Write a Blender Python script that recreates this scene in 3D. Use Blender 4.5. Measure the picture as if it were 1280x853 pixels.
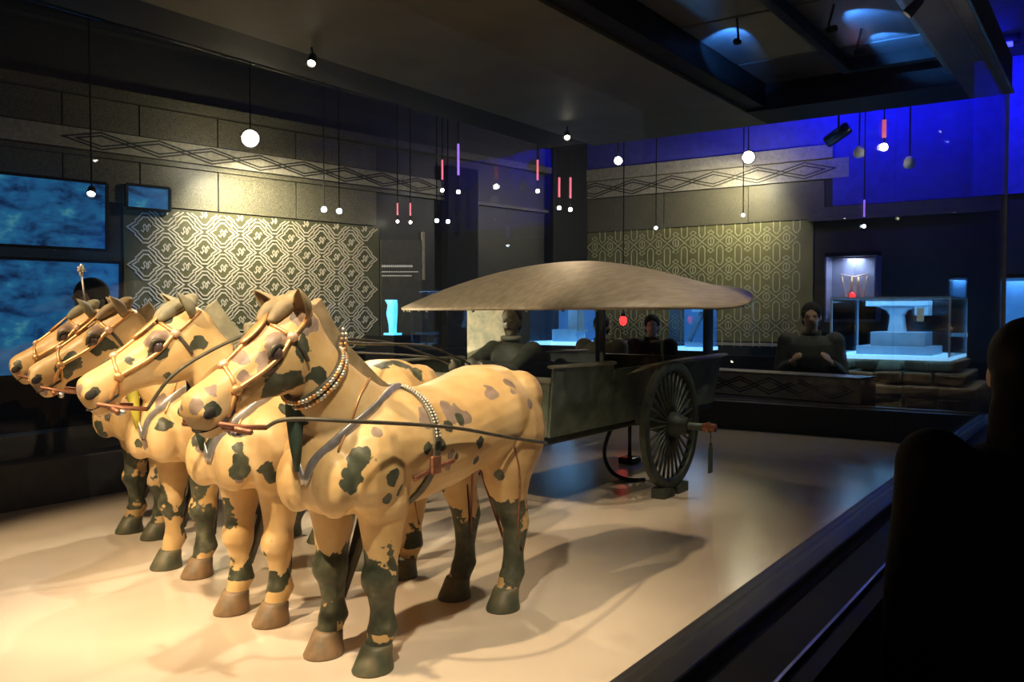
import bpy, bmesh, math, random
from mathutils import Vector, Matrix, noise
from mathutils.bvhtree import BVHTree
random.seed(7)
R = math.radians
S = bpy.context.scene
for o in list(bpy.data.objects): bpy.data.objects.remove(o)
COL = S.collection
V = Vector

# ------------------------------------------------------------------ camera
# X runs along the chariot (towards its back), Y towards the far side of the case, Z up; z = 0 is the case floor.
F = 1092.0; CAMH = 0.84; YAW = R(34.8); PITCH = math.atan(34.5 / F)
cam = bpy.data.objects.new('camera', bpy.data.cameras.new('camera')); COL.objects.link(cam)
cam.data.sensor_width = 36; cam.data.lens = F / 1280 * 36; cam.data.clip_start = .02
cam.location = (0, 0, CAMH); cam.rotation_euler = (math.pi/2 - PITCH, 0, YAW - math.pi/2)
S.camera = cam
S.view_settings.view_transform = 'Standard'; S.view_settings.look = 'None'
S.view_settings.exposure = 1.3; S.view_settings.gamma = 1; S.view_settings.use_curve_mapping = False
w = bpy.data.worlds.new('world'); S.world = w; w.use_nodes = True
w.node_tree.nodes['Background'].inputs[0].default_value = (.5, .55, .7, 1)
w.node_tree.nodes['Background'].inputs[1].default_value = .02

fw = V((math.cos(YAW)*math.cos(PITCH), math.sin(YAW)*math.cos(PITCH), -math.sin(PITCH)))
rt = V((math.sin(YAW), -math.cos(YAW), 0)); up = rt.cross(fw)
CP = V((0, 0, CAMH))
def ray(x, y): return fw + rt*((x-640)/F) + up*((426.5-y)/F)
def onz(x, y, z=0): r = ray(x, y); return CP + r*((z-CAMH)/r.z)
def onx(x, y, X): r = ray(x, y); return CP + r*(X/r.x)
def ony(x, y, Y): r = ray(x, y); return CP + r*(Y/r.y)
def onp(x, y, p, n): r = ray(x, y); return CP + r*((p-CP).dot(n)/r.dot(n))

def spot(name, loc, target, power, col, size=40, blend=.5, rad=.03):
    l = bpy.data.lights.new(name, 'SPOT'); l.energy = power; l.color = col; l.spot_size = R(size); l.spot_blend = blend; l.shadow_soft_size = rad
    o = bpy.data.objects.new(name, l); COL.objects.link(o); o.location = loc
    o.rotation_euler = (V(target)-V(loc)).to_track_quat('-Z', 'Y').to_euler(); return o
def lamp_point(name, loc, power, col, rad=.05):
    l = bpy.data.lights.new(name, 'POINT'); l.energy = power; l.color = col; l.shadow_soft_size = rad
    o = bpy.data.objects.new(name, l); COL.objects.link(o); o.location = loc; return o
def area(name, loc, target, power, col, sx, sy):
    l = bpy.data.lights.new(name, 'AREA'); l.energy = power; l.color = col; l.shape = 'RECTANGLE'; l.size = sx; l.size_y = sy
    o = bpy.data.objects.new(name, l); COL.objects.link(o); o.location = loc
    o.rotation_euler = (V(target)-V(loc)).to_track_quat('-Z', 'Y').to_euler(); return o
WARM = (1, .72, .42); CREAM = (1, .84, .60)
# spotlights of the display case: (position, target, watts, colour, cone)
CASE_SPOTS = [
    ((.10, 1.75, 2.10), (1.60, 1.75, .25), 140, WARM, 50),
    ((.25, 3.05, 2.10), (1.75, 2.65, .25), 110, WARM, 50),
    ((.75, .78, 2.10), (1.55, 1.60, .35), 66, CREAM, 56),
    ((2.30, .78, 2.10), (1.75, 1.75, .35), 20, WARM, 58),
    ((3.10, 3.40, 2.10), (1.70, 2.30, .20), 58, CREAM, 50),
    ((4.05, .78, 2.10), (3.75, 1.95, .80), 26, CREAM, 60),
    ((5.45, 3.30, 2.10), (3.40, 1.90, .10), 16, WARM, 56),
    ((-.05, 2.45, 2.10), (3.25, 2.30, .72), 120, CREAM, 17),
    ((2.75, .78, 2.10), (3.45, 1.90, .45), 10, CREAM, 40),
]
for p, t, e, c, s in CASE_SPOTS: spot('case_light', p, t, e, c, s)

# ------------------------------------------------------------------ materials
MT = {}
def mat(name, col, rough=.6, metal=0, var=.25, vscale=12, bump=0, bscale=60, emit=None, es=1, col2=None, spec=.5, stretch=None, coat=0):
    m = bpy.data.materials.new(name); m.use_nodes = True; MT[name] = m
    nt = m.node_tree; n = nt.nodes; L = nt.links; b = n['Principled BSDF']
    b.inputs['Roughness'].default_value = rough; b.inputs['Metallic'].default_value = metal
    b.inputs['Specular IOR Level'].default_value = spec; b.inputs['Coat Weight'].default_value = coat
    tc = n.new('ShaderNodeTexCoord'); mp = n.new('ShaderNodeMapping'); L.new(tc.outputs['Object'], mp.inputs[0])
    if stretch: mp.inputs['Scale'].default_value = stretch
    nz = n.new('ShaderNodeTexNoise'); nz.inputs['Scale'].default_value = vscale; nz.inputs['Detail'].default_value = 6; L.new(mp.outputs[0], nz.inputs['Vector'])
    cr = n.new('ShaderNodeValToRGB'); c2 = col2 or tuple(c*(1-var) for c in col)
    cr.color_ramp.elements[0].position = .35; cr.color_ramp.elements[1].position = .65
    cr.color_ramp.elements[0].color = (*c2, 1); cr.color_ramp.elements[1].color = (*col, 1)
    L.new(nz.outputs['Fac'], cr.inputs[0]); L.new(cr.outputs[0], b.inputs['Base Color'])
    if bump:
        n2 = n.new('ShaderNodeTexNoise'); n2.inputs['Scale'].default_value = bscale; n2.inputs['Detail'].default_value = 4; L.new(mp.outputs[0], n2.inputs['Vector'])
        bp = n.new('ShaderNodeBump'); bp.inputs['Strength'].default_value = bump; bp.inputs['Distance'].default_value = .004
        L.new(n2.outputs['Fac'], bp.inputs['Height']); L.new(bp.outputs[0], b.inputs['Normal'])
    if emit:
        b.inputs['Emission Color'].default_value = (*emit, 1); b.inputs['Emission Strength'].default_value = es
    return m
def glass(name, tint=(.93, .97, 1), refl=.5, rough=.0):
    m = bpy.data.materials.new(name); m.use_nodes = True; MT[name] = m; nt = m.node_tree; n = nt.nodes; n.clear(); L = nt.links
    out = n.new('ShaderNodeOutputMaterial'); mx = n.new('ShaderNodeMixShader'); tr = n.new('ShaderNodeBsdfTransparent'); gl = n.new('ShaderNodeBsdfGlossy')
    fr = n.new('ShaderNodeFresnel'); ge = n.new('ShaderNodeNewGeometry'); io = n.new('ShaderNodeMath'); io.operation = 'MULTIPLY_ADD'; io.inputs[1].default_value = 1/1.45-1.45; io.inputs[2].default_value = 1.45; L.new(ge.outputs['Backfacing'], io.inputs[0]); L.new(io.outputs[0], fr.inputs[0]); mm = n.new('ShaderNodeMath'); mm.operation = 'MULTIPLY'; mm.inputs[1].default_value = refl
    tr.inputs[0].default_value = (*tint, 1); gl.inputs['Roughness'].default_value = rough
    L.new(fr.outputs[0], mm.inputs[0]); L.new(mm.outputs[0], mx.inputs[0]); L.new(tr.outputs[0], mx.inputs[1]); L.new(gl.outputs[0], mx.inputs[2]); L.new(mx.outputs[0], out.inputs[0])
    return m
mat('case_floor', (.68, .58, .46), .17, var=.10, vscale=3, spec=.5)
mat('dark_kerb', (.045, .045, .045), .45, spec=.3, vscale=20)
mat('black', (.010, .010, .010), .6, spec=.2)
mat('black_gloss', (.012, .013, .014), .2)
mat('steel', (.5, .5, .48), .3, 1)
mat('olive_ceiling', (.15, .145, .10), .55, vscale=3)
mat('beam_grey', (.20, .19, .19), .5, vscale=4)
mat('ceiling_panel', (.15, .155, .16), .16, vscale=2, bump=.15, bscale=4)
mat('room_dark', (.03, .03, .028), .6)
mat('room_floor', (.05, .05, .05), .25)
mat('granite', (.19, .17, .11), .4, var=.75, vscale=140, bump=.2, bscale=200)
mat('granite_dark', (.05, .048, .036), .45, var=.6, vscale=140)
mat('frieze_stone', (.40, .36, .27), .5, var=.3, vscale=30)
mat('frieze_groove', (.035, .032, .024), .6)
mat('panel_green', (.095, .09, .042), .5, var=.25, vscale=3)
mat('panel_olive', (.19, .175, .07), .5, var=.25, vscale=3)
mat('motif_line', (.60, .53, .41), .5, var=.15)
mat('motif_gold', (.52, .50, .28), .5, var=.2)
mat('blue_lit_wall', (.07, .07, .42), .6)  # blue of the cove light put into the wall colour
mat('bronze_dark', (.040, .052, .042), .5, .25, var=.5, vscale=18, bump=.3, bscale=90, col2=(.018, .026, .022))
mat('bronze_green', (.105, .14, .105), .55, .15, var=.5, vscale=14, bump=.3, bscale=60)
mat('bronze_pale', (.24, .25, .19), .55, .1, var=.3, vscale=14)
mat('canopy', (.46, .37, .245), .55, .05, var=.28, vscale=16, bump=.2, bscale=60, stretch=(.35, 3, 3))
mat('cabin_paint', (.62, .58, .38), .6, var=.4, vscale=26, col2=(.34, .38, .26))
mat('case_glow', (.7, .85, 1), .5, emit=(.22, .58, 1), es=.8)
mat('gold', (.72, .40, .16), .38, .55, var=.25, vscale=40)
mat('gold_pale', (.80, .52, .34), .42, .35, var=.2, vscale=40)
mat('copper', (.36, .15, .085), .45, .5, var=.4, vscale=60)
mat('silver', (.50, .48, .47), .38, .7, var=.3, vscale=40)
mat('bead_silver', (.75, .72, .62), .3, .7)
mat('strap_dark', (.10, .09, .062), .5, .3, var=.4, vscale=40)
mat('tassel_green', (.045, .085, .055), .7, var=.5, vscale=30, stretch=(6, 6, .5))
mat('tassel_yellow', (.50, .44, .045), .6, var=.2)
mat('mane', (.36, .26, .14), .65, var=.4, vscale=22, bump=.4, bscale=50, col2=(.21, .16, .085))
mat('mane_green', (.30, .28, .18), .65, var=.4, vscale=22, bump=.35, bscale=50)
mat('hoof_green', (.065, .082, .052), .5, var=.5, vscale=20, col2=(.16, .13, .07))
mat('hoof_brown', (.30, .19, .10), .5, var=.4, vscale=20, col2=(.13, .10, .06))
mat('eye', (.10, .065, .06), .3)
mat('cavity', (.020, .016, .012), .8)
mat('skin', (.42, .27, .19), .6, var=.1)
mat('skin_bronze', (.30, .30, .23), .5, .1, var=.5, vscale=30, col2=(.16, .16, .12))
mat('robe', (.085, .105, .075), .6, .1, var=.5, vscale=18)
mat('coat_black', (.006, .006, .0065), .9, spec=.2)
mat('coat_brown', (.15, .12, .065), .8, var=.4, vscale=9)
mat('coat_green', (.020, .026, .022), .8)
mat('hair', (.005, .0045, .004), .7, spec=.2)
mat('trousers', (.015, .016, .022), .8)
mat('red_light', (.8, .02, .02), .4, emit=(1, .02, .02), es=2.2)
mat('lens_warm', (1, .9, .7), .4, emit=(1, .88, .66), es=18)
mat('lens_white', (1, 1, 1), .4, emit=(.85, .92, 1), es=9)
mat('streak_pink', (.5, .2, .25), .4, emit=(1, .16, .22), es=.55)
mat('streak_violet', (.3, .2, .5), .4, emit=(.40, .16, 1), es=.6)
mat('vitrine_glow', (.7, .85, 1), .5, emit=(.25, .62, 1), es=.9)
mat('vitrine_white', (.45, .62, .78), .5, var=.15)
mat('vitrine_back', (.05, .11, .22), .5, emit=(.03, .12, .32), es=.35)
mat('screen_blue', (.02, .06, .12), .4)
mat('stone', (.30, .22, .13), .8, var=.5, vscale=14, bump=.6, bscale=20)
mat('lettering', (.55, .53, .45), .6, emit=(.9, .85, .7), es=.12)
glass('pane_near', (.98, .99, 1), .9)
glass('pane', (.93, .96, .97), .8)
glass('vitrine_glass', (.80, .92, .98), 1.0)
# moving sea picture on the projection screens
def screen_material():
    m = MT['screen_blue']; nt = m.node_tree; n = nt.nodes; L = nt.links; b = n['Principled BSDF']
    tc = n.new('ShaderNodeTexCoord'); mp = n.new('ShaderNodeMapping'); mp.inputs['Scale'].default_value = (1.6, 1.6, 3); L.new(tc.outputs['Object'], mp.inputs[0])
    nz = n.new('ShaderNodeTexNoise'); nz.inputs['Scale'].default_value = 3.2; nz.inputs['Detail'].default_value = 8; nz.inputs['Roughness'].default_value = .65; L.new(mp.outputs[0], nz.inputs['Vector'])
    cr = n.new('ShaderNodeValToRGB'); e = cr.color_ramp.elements; e[0].position = .36; e[0].color = (.002, .010, .045, 1); e[1].position = .70; e[1].color = (.06, .24, .28, 1)
    x = e.new(.50); x.color = (.010, .075, .19, 1); x = e.new(.6); x.color = (.012, .115, .24, 1)
    L.new(nz.outputs['Fac'], cr.inputs[0]); L.new(cr.outputs[0], b.inputs['Emission Color']); b.inputs['Emission Strength'].default_value = .42
screen_material()

# horse paint: cream ochre, flaked to green and violet-grey where the fields 'gr' and 'vi' are high
def horse_material():
    m = bpy.data.materials.new('horse_paint'); m.use_nodes = True; MT['horse'] = m; nt = m.node_tree; n = nt.nodes; L = nt.links; b = n['Principled BSDF']
    b.inputs['Roughness'].default_value = .42; b.inputs['Specular IOR Level'].default_value = .35
    tc = n.new('ShaderNodeTexCoord'); oi = n.new('ShaderNodeObjectInfo'); ad = n.new('ShaderNodeVectorMath'); ad.operation = 'ADD'
    L.new(tc.outputs['Object'], ad.inputs[0]); L.new(oi.outputs['Location'], ad.inputs[1])
    def nz(sc, det=5):
        x = n.new('ShaderNodeTexNoise'); x.inputs['Scale'].default_value = sc; x.inputs['Detail'].default_value = det; L.new(ad.outputs[0], x.inputs['Vector']); return x.outputs['Fac']
    def ramp(src, stops):
        c = n.new('ShaderNodeValToRGB'); e = c.color_ramp.elements
        e[0].position, e[0].color = stops[0][0], (*stops[0][1], 1); e[1].position, e[1].color = stops[-1][0], (*stops[-1][1], 1)
        for p, cc in stops[1:-1]: q = e.new(p); q.color = (*cc, 1)
        L.new(src, c.inputs[0]); return c.outputs[0]
    def mix(f, a, c):
        x = n.new('ShaderNodeMix'); x.data_type = 'RGBA'; L.new(f, x.inputs[0]); L.new(a, x.inputs[6]); L.new(c, x.inputs[7]); return x.outputs[2]
    base = ramp(nz(9), [(.28, (.47, .30, .12)), (.5, (.60, .40, .175)), (.72, (.68, .50, .27))])
    grn = ramp(nz(26), [(.3, (.030, .037, .022)), (.55, (.066, .073, .046)), (.72, (.135, .135, .085))])
    vio = ramp(nz(26), [(.3, (.19, .135, .10)), (.7, (.33, .245, .19))])
    def field(name):
        at = n.new('ShaderNodeAttribute'); at.attribute_name = name
        f = nz(36, 7); s = n.new('ShaderNodeMath'); s.operation = 'MULTIPLY_ADD'; L.new(f, s.inputs[0]); s.inputs[1].default_value = 1.1; L.new(at.outputs['Fac'], s.inputs[2])
        r = n.new('ShaderNodeMapRange'); r.inputs[1].default_value = .53; r.inputs[2].default_value = .575; L.new(s.outputs[0], r.inputs[0]); return r.outputs[0]
    c = mix(field('vi'), base, vio); c = mix(field('gr'), c, grn); L.new(c, b.inputs['Base Color'])
    bp = n.new('ShaderNodeBump'); bp.inputs['Strength'].default_value = .22; bp.inputs['Distance'].default_value = .004; L.new(nz(45), bp.inputs['Height']); L.new(bp.outputs[0], b.inputs['Normal'])
horse_material()

# ------------------------------------------------------------------ mesh builder
class MB:
    def __init__(s): s.v = []; s.f = []
    def add(s, vs, fs):
        k = len(s.v); s.v += [V(a) for a in vs]; s.f += [tuple(i+k for i in f) for f in fs]; return s
    def box(s, lo, hi, M=None):
        (a, b, c), (d, e, f) = lo, hi
        vs = [V(p) for p in ((a,b,c),(d,b,c),(d,e,c),(a,e,c),(a,b,f),(d,b,f),(d,e,f),(a,e,f))]
        if M: vs = [M @ p for p in vs]
        return s.add(vs, [(3,2,1,0),(4,5,6,7),(0,1,5,4),(1,2,6,5),(2,3,7,6),(3,0,4,7)])
    def rings(s, rings, closed=True):
        n = len(rings[0]); vs = [p for r in rings for p in r]; fs = []
        for i in range(len(rings)-1):
            for j in range(n):
                k = (j+1) % n; fs.append((i*n+j, i*n+k, (i+1)*n+k, (i+1)*n+j))
        if closed: fs += [tuple(range(n-1, -1, -1)), tuple((len(rings)-1)*n+j for j in range(n))]
        return s.add(vs, fs)
    def loft(s, secs, seg=20, ex=2.0):     # secs: (centre, e1, e2, r1, r2)
        out = []
        for c, e1, e2, r1, r2 in secs:
            c = V(c); e1 = V(e1); e2 = V(e2); r = []
            for j in range(seg):
                a = 2*math.pi*j/seg; ca, sa = math.cos(a), math.sin(a)
                if ex != 2: ca = math.copysign(abs(ca)**(2/ex), ca); sa = math.copysign(abs(sa)**(2/ex), sa)
                r.append(c + e1*(r1*ca) + e2*(r2*sa))
            out.append(r)
        return s.rings(out)
    def tube(s, pts, rad, seg=8, closed=False, flat=None, nrm=None):
        pts = [V(p) for p in pts]; N = len(pts)
        if not hasattr(rad, '__len__'): rad = [rad]*N
        T = []
        for i in range(N):
            a = pts[(i-1) % N] if (closed or i) else pts[0]; b = pts[(i+1) % N] if (closed or i < N-1) else pts[-1]
            T.append((b-a).normalized())
        e = T[0].orthogonal().normalized(); rings = []
        for i in range(N):
            if nrm: e = V(nrm[i])
            e = (e - T[i]*e.dot(T[i])); e = e.normalized() if e.length > 1e-6 else T[i].orthogonal().normalized()
            g = T[i].cross(e); fl = flat if flat else 1
            rings.append([pts[i] + e*(math.cos(2*math.pi*j/seg)*rad[i]) + g*(math.sin(2*math.pi*j/seg)*rad[i]*fl) for j in range(seg)])
        if closed: rings.append(rings[0]); return s.rings(rings, False)
        return s.rings(rings)
    def ball(s, c, r, seg=12, rg=8, M=None):
        if not hasattr(r, '__len__'): r = (r, r, r)
        c = V(c); rings = []
        for i in range(1, rg):
            t = math.pi*i/rg; rings.append([V((r[0]*math.sin(t)*math.cos(2*math.pi*j/seg), r[1]*math.sin(t)*math.sin(2*math.pi*j/seg), -r[2]*math.cos(t))) for j in range(seg)])
        rings = [[V((0,0,-r[2]))]*seg] + rings + [[V((0,0,r[2]))]*seg]
        if M: rings = [[M @ p for p in q] for q in rings]
        vs = [c+rings[0][0]]; fs = []
        for q in rings[1:-1]: vs += [c+p for p in q]
        vs.append(c+rings[-1][0]); L = len(vs)-1
        for j in range(seg):
            k = (j+1) % seg; fs.append((0, 1+k, 1+j))
            for i in range(rg-2): fs.append((1+i*seg+j, 1+i*seg+k, 1+(i+1)*seg+k, 1+(i+1)*seg+j))
            fs.append((1+(rg-2)*seg+j, 1+(rg-2)*seg+k, L))
        return s.add(vs, fs)
    def lathe(s, prof, M=None, seg=20):    # (r, z) profile
        rings = [[V((r*math.cos(2*math.pi*j/seg), r*math.sin(2*math.pi*j/seg), z)) for j in range(seg)] for r, z in prof]
        if M: rings = [[M @ p for p in q] for q in rings]
        return s.rings(rings)
    def mesh(s, name, m, smooth=False):
        me = bpy.data.meshes.new(name); me.from_pydata([tuple(p) for p in s.v], [], s.f)
        for mm in (m if isinstance(m, (list, tuple)) else [m]): me.materials.append(MT[mm])
        bm = bmesh.new(); bm.from_mesh(me); bmesh.ops.recalc_face_normals(bm, faces=bm.faces); bm.to_mesh(me); bm.free()
        if smooth:
            me.polygons.foreach_set('use_smooth', [True]*len(me.polygons))
            if smooth == 'auto': me.set_sharp_from_angle(angle=R(35))
        return me
    def build(s, name, m, parent=None, smooth=False, loc=None, bevel=0):
        return link(name, s.mesh(name, m, smooth), parent, loc, bevel)
def link(name, me, parent=None, loc=None, bevel=0):
    o = bpy.data.objects.new(name, me); COL.objects.link(o)
    if parent: o.parent = parent
    if loc is not None: o.location = loc
    if bevel:
        b = o.modifiers.new('bevel', 'BEVEL'); b.width = bevel; b.segments = 2; b.limit_method = 'ANGLE'
    return o
def tag(o, label=None, cat=None, group=None, kind=None):
    if label: o['label'] = label
    if cat: o['category'] = cat
    if group: o['group'] = group
    if kind: o['kind'] = kind
    return o
def empty(name, loc, rz=0, **k):
    o = bpy.data.objects.new(name, None); COL.objects.link(o); o.location = loc; o.rotation_euler = (0, 0, rz); o.empty_display_size = .1
    return tag(o, **k)
def bx(name, m, lo, hi, parent=None, bevel=0):
    return MB().box(lo, hi).build(name, m, parent, bevel=bevel)
def remesh(mb, vox, it=6, fac=.5, name='body'):
    me = mb.mesh(name, []); o = bpy.data.objects.new('tmp', me); COL.objects.link(o)
    m = o.modifiers.new('r', 'REMESH'); m.mode = 'VOXEL'; m.voxel_size = vox; m.use_smooth_shade = True
    sm = o.modifiers.new('s', 'SMOOTH'); sm.factor = fac; sm.iterations = it
    dg = bpy.context.evaluated_depsgraph_get(); r = bpy.data.meshes.new_from_object(o.evaluated_get(dg)); bpy.data.objects.remove(o); bpy.data.meshes.remove(me)
    r.name = name; r.polygons.foreach_set('use_smooth', [True]*len(r.polygons)); return r
def bvh_of(me): return BVHTree.FromPolygons([v.co.copy() for v in me.vertices], [tuple(p.vertices) for p in me.polygons])
def seg_box(mb, a, b, wdt, n, th):   # flat bar from a to b lying on a plane with normal n
    a = V(a); b = V(b); t = (b-a).normalized(); s = n.cross(t)*(wdt/2); t = t*(wdt/2)
    vs = [a-t-s, b+t-s, b+t+s, a-t+s]; vs += [p+n*th for p in vs]
    mb.add(vs, [(3,2,1,0),(4,5,6,7),(0,1,5,4),(1,2,6,5),(2,3,7,6),(3,0,4,7)])

# ------------------------------------------------------------------ room shell
RF = -.75; RC = 3.25            # room floor and ceiling
BWX = 9.5                       # back wall
LP0 = V((9.5, 5.56, 0)); LDIR = (V((4.305, 6.40, 0))-LP0).normalized(); LN = V((LDIR.y, -LDIR.x, 0))
if LN.dot(V((0, 0, 0))-LP0) < 0: LN = -LN
def onl(x, y, off=0): return onp(x, y, LP0+LN*off, LN)
def lw(s, z, off=0): return LP0 + LDIR*s + LN*off + V((0, 0, z))
def sl(x): return (onl(x, 392)-LP0).dot(LDIR)
def zl(x, y): return onl(x, y).z
def zb(x, y): return onx(x, y, BWX).z
def lbox(mb, s0, s1, z0, z1, o0, o1):
    vs = [lw(s0,z0,o0), lw(s1,z0,o0), lw(s1,z0,o1), lw(s0,z0,o1)]; vs += [p+V((0,0,z1-z0)) for p in vs]
    return mb.add(vs, [(3,2,1,0),(4,5,6,7),(0,1,5,4),(1,2,6,5),(2,3,7,6),(3,0,4,7)])
tag(bx('floor', 'room_floor', (-3, -3.5, RF-.1), (10, 8.2, RF)), 'dark polished floor of the gallery', kind='structure')
tag(bx('ceiling', 'room_dark', (-3, -3.5, RC), (10, 8.2, RC+.1)), 'black gallery ceiling', kind='structure')
wb = tag(bx('wall_back', 'granite_dark', (BWX, -3.5, RF), (BWX+.15, 5.6, RC)), 'dark granite gallery wall behind the chariot', kind='structure')
mbw = MB(); lbox(mbw, -.15, 13, RF, RC, -.15, 0)
wl = tag(mbw.build('wall_left', 'granite_dark'), 'dark granite gallery wall behind the horses', kind='structure')
# left wall bands
zf0, zf1 = zl(312, 214), zl(312, 192); ztop = zl(312, 148); zp1 = zl(312, 270); zp0 = .50
sA, sB = sl(160), sl(470)
S_END = sl(-60)
SJ = [sl(x) for x in (470, 370, 273, 176, 80, -20)]
for a, b in zip(SJ[:-1], SJ[1:]):
    m = MB(); lbox(m, a+.006, b-.006, zp1+.01, zf0-.01, 0, .02); m.build('granite_slab', 'granite', wl)
    m = MB(); lbox(m, a+.006, b-.006, zf1+.01, ztop-.06, 0, .02); m.build('granite_slab', 'granite', wl)
m = MB(); lbox(m, sl(560), S_END, zf0, zf1, 0, .035); fz = m.build('frieze_band', 'frieze_stone', wl)
m = MB(); lbox(m, sl(700), S_END, ztop-.05, ztop+.02, 0, .10); m.build('cornice', 'granite', wl)
m = MB(); lbox(m, sl(700), S_END, zf0-.05, zf0-.02, 0, .05); m.build('moulding', 'granite', wl)
m = MB(); lbox(m, sl(700), S_END, ztop+.45, ztop+.50, 0, .10); m.build('cornice', 'granite_dark', wl)
# frieze diamonds
def frieze_motif(hw, hh, n, ex):
    mb = MB()
    def P(x, z): return ex*x + V((0, 0, z))
    for sc in (1.0, .62):
        q = [(hw*sc,0),(0,hh*sc),(-hw*sc,0),(0,-hh*sc)]
        for i in range(4):
            a, b = q[i], q[(i+1) % 4]
            if sc == 1: a = (a[0]*.94, a[1]); b = (b[0]*.94, b[1])
            seg_box(mb, P(*a), P(*b), .012, n, .004)
    return mb
hh = (zf1-zf0)*.42; hw = .30
me = frieze_motif(hw, hh, LN, LDIR).mesh('frieze_diamond', 'frieze_groove')
k = 0
s = sl(520)
while s < sl(110):
    link('frieze_diamond', me, wl, lw(s, (zf0+zf1)/2 + (.0 if k % 2 else .0), .035)); s += hw*1.5; k += 1
# patterned panel of the left wall
m = MB(); lbox(m, sl(473.5), sl(155), zp0, zp1, 0, .012); m.build('pattern_panel', 'panel_green', wl)
def left_motif(w, h, keep=None):
    mb = MB(); qd = [(1,0),(.55,.30),(.55,.42),(.42,.52),(.16,.80)]; base = qd + [(-x, y) for x, y in qd[::-1]] + [(-x, -y) for x, y in qd[1:]] + [(x, -y) for x, y in qd[:0:-1]]
    segs = []
    for sx, sy in ((.90, .99), (.66, .73)):
        q = [(x*w/2*sx, y*h/2*sy) for x, y in base]; segs += [(q[i], q[(i+1) % len(q)], .0105) for i in range(len(q))]
    g = [(-.17,-.10),(-.11,-.17),(-.05,-.06),(-.10,.08),(-.04,.16),(.04,.05),(.02,-.06),(.06,-.14),(.12,-.02),(.08,.10),(.14,.17),(.19,.08)]
    g = [(x*w*.62, y*h*.62) for x, y in g]; segs += [(g[i], g[i+1], .009) for i in range(len(g)-1)]
    for a, b, wd in segs:
        if keep and not keep((a[0]+b[0])/2, (a[1]+b[1])/2): continue
        seg_box(mb, -LDIR*a[0]+V((0,0,a[1])), -LDIR*b[0]+V((0,0,b[1])), wd, LN, .004)
    return mb
w0 = (sl(232)-sl(363))/3; h0 = zl(232, 289)-zl(236, 334)
s0 = sl(232); z0 = zl(232, 289)
full = left_motif(w0, h0).mesh('lattice_motif', 'motif_line')
for i in range(-8, 4):
    for j in range(-3, 2):
        for hf in (0, .5):
            s = s0 - (i+hf)*w0*-1; z = z0 + (j+hf)*h0
            if s < sl(474)+.1 or s > sl(158)-.1: continue
            if z-h0*.42 > zp0 and z+h0*.42 < zp1: link('lattice_motif', full, wl, lw(s, z, .012))
            elif z > zp0-h0*.4 and z < zp1+h0*.4:
                p = left_motif(w0, h0, lambda x, y: zp0+.01 < z+y < zp1-.01)
                if p.v: p.build('lattice_motif', 'motif_line', wl, loc=lw(s, z, .012))
# dark pilasters near the corner
m = MB(); lbox(m, sl(724), sl(682), RF, RC, 0, .12); m.build('pilaster', 'black', wl)
m = MB(); lbox(m, sl(590), sl(552), RF, 2.4, 0, .10); m.build('pilaster', 'black', wl)
m = MB(); lbox(m, sl(529), sl(526.5), zl(527, 350), zl(527, 290), 0, .03); m.build('trim_strip', 'frieze_stone', wl)
m = MB(); lbox(m, sl(700), S_END, RF, .47, 0, .25); m.build('dado', 'black', wl)

# back wall bands
def bb(x0, x1, z0, z1, d, name, mt, par=wb):
    ya, yb = onx(x0, 392, BWX).y, onx(x1, 392, BWX).y
    return bx(name, mt, (BWX-d, min(ya, yb), z0), (BWX, max(ya, yb), z1), par)
bt0, bt1 = zb(938, 232), zb(938, 209); btop = zb(938, 192); bp1 = zb(885, 283); bp0 = zb(950, 427)
for a, b in ((728, 830), (830, 935), (935, 1030), (1030, 1120), (1120, 1215)):
    bb(a+.5, b-.5, bp1+.01, bt0-.01, .02, 'granite_slab', 'granite' if b < 1050 else 'granite_dark')
bb(728, 1060, bt0, bt1, .035, 'frieze_band', 'frieze_stone')
bb(728, 1040, bt1+.01, btop, .05, 'cornice', 'frieze_stone')
bb(1010, 1250, bp1-.02, bp1+.12, .06, 'ledge', 'granite')
me = frieze_motif(.34, (bt1-bt0)*.42, V((-1, 0, 0)), V((0, 1, 0))).mesh('frieze_diamond', 'frieze_groove')
y = onx(745, 392, BWX).y
while y > onx(1060, 392, BWX).y: link('frieze_diamond', me, wb, (BWX-.035, y, (bt0+bt1)/2)); y -= .51
bb(728, 1040, btop+.01, RC, .012, 'upper_wall', 'blue_lit_wall'); bb(1040, 1400, bp1+.13, RC, .03, 'upper_wall', 'blue_lit_wall')
bb(730, 1016, bp0, bp1, .012, 'pattern_panel', 'panel_olive')
bb(728, 1020, bp0-.05, bp0-.02, .04, 'moulding', 'frieze_stone')
def back_motif(w, h, keep=None):
    mb = MB(); segs = []
    def poly(q, wd, cl=True): segs.extend((q[i], q[(i+1) % len(q)], wd) for i in range(len(q) if cl else len(q)-1))
    poly([(w*.17*math.cos(a*math.pi/4+.39), h*.15*math.sin(a*math.pi/4+.39)) for a in range(8)], .010)
    poly([(0, -h*.14), (0, h*.14)], .008, False)
    for sg in (-1, 1):
        poly([(0, sg*h*.24), (w*.17, sg*h*.32), (0, sg*h*.40), (-w*.17, sg*h*.32)], .009)
    for sx in (-1, 1):
        for sy in (-1, 1): poly([(sx*.5*w, 0), (sx*.10*w, sy*h*.22)], .009, False)
    poly([(w*.5+x*w, h*.5+y*h) for x, y in ((-.17,-.24),(-.06,-.34),(.06,-.34),(.17,-.24),(.17,.24),(.06,.34),(-.06,.34),(-.17,.24))], .010)
    for a, b, wd in segs:
        if keep and not keep((a[0]+b[0])/2, (a[1]+b[1])/2): continue
        seg_box(mb, V((0, -a[0], a[1])), V((0, -b[0], b[1])), wd, V((-1, 0, 0)), .004)
    return mb
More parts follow.
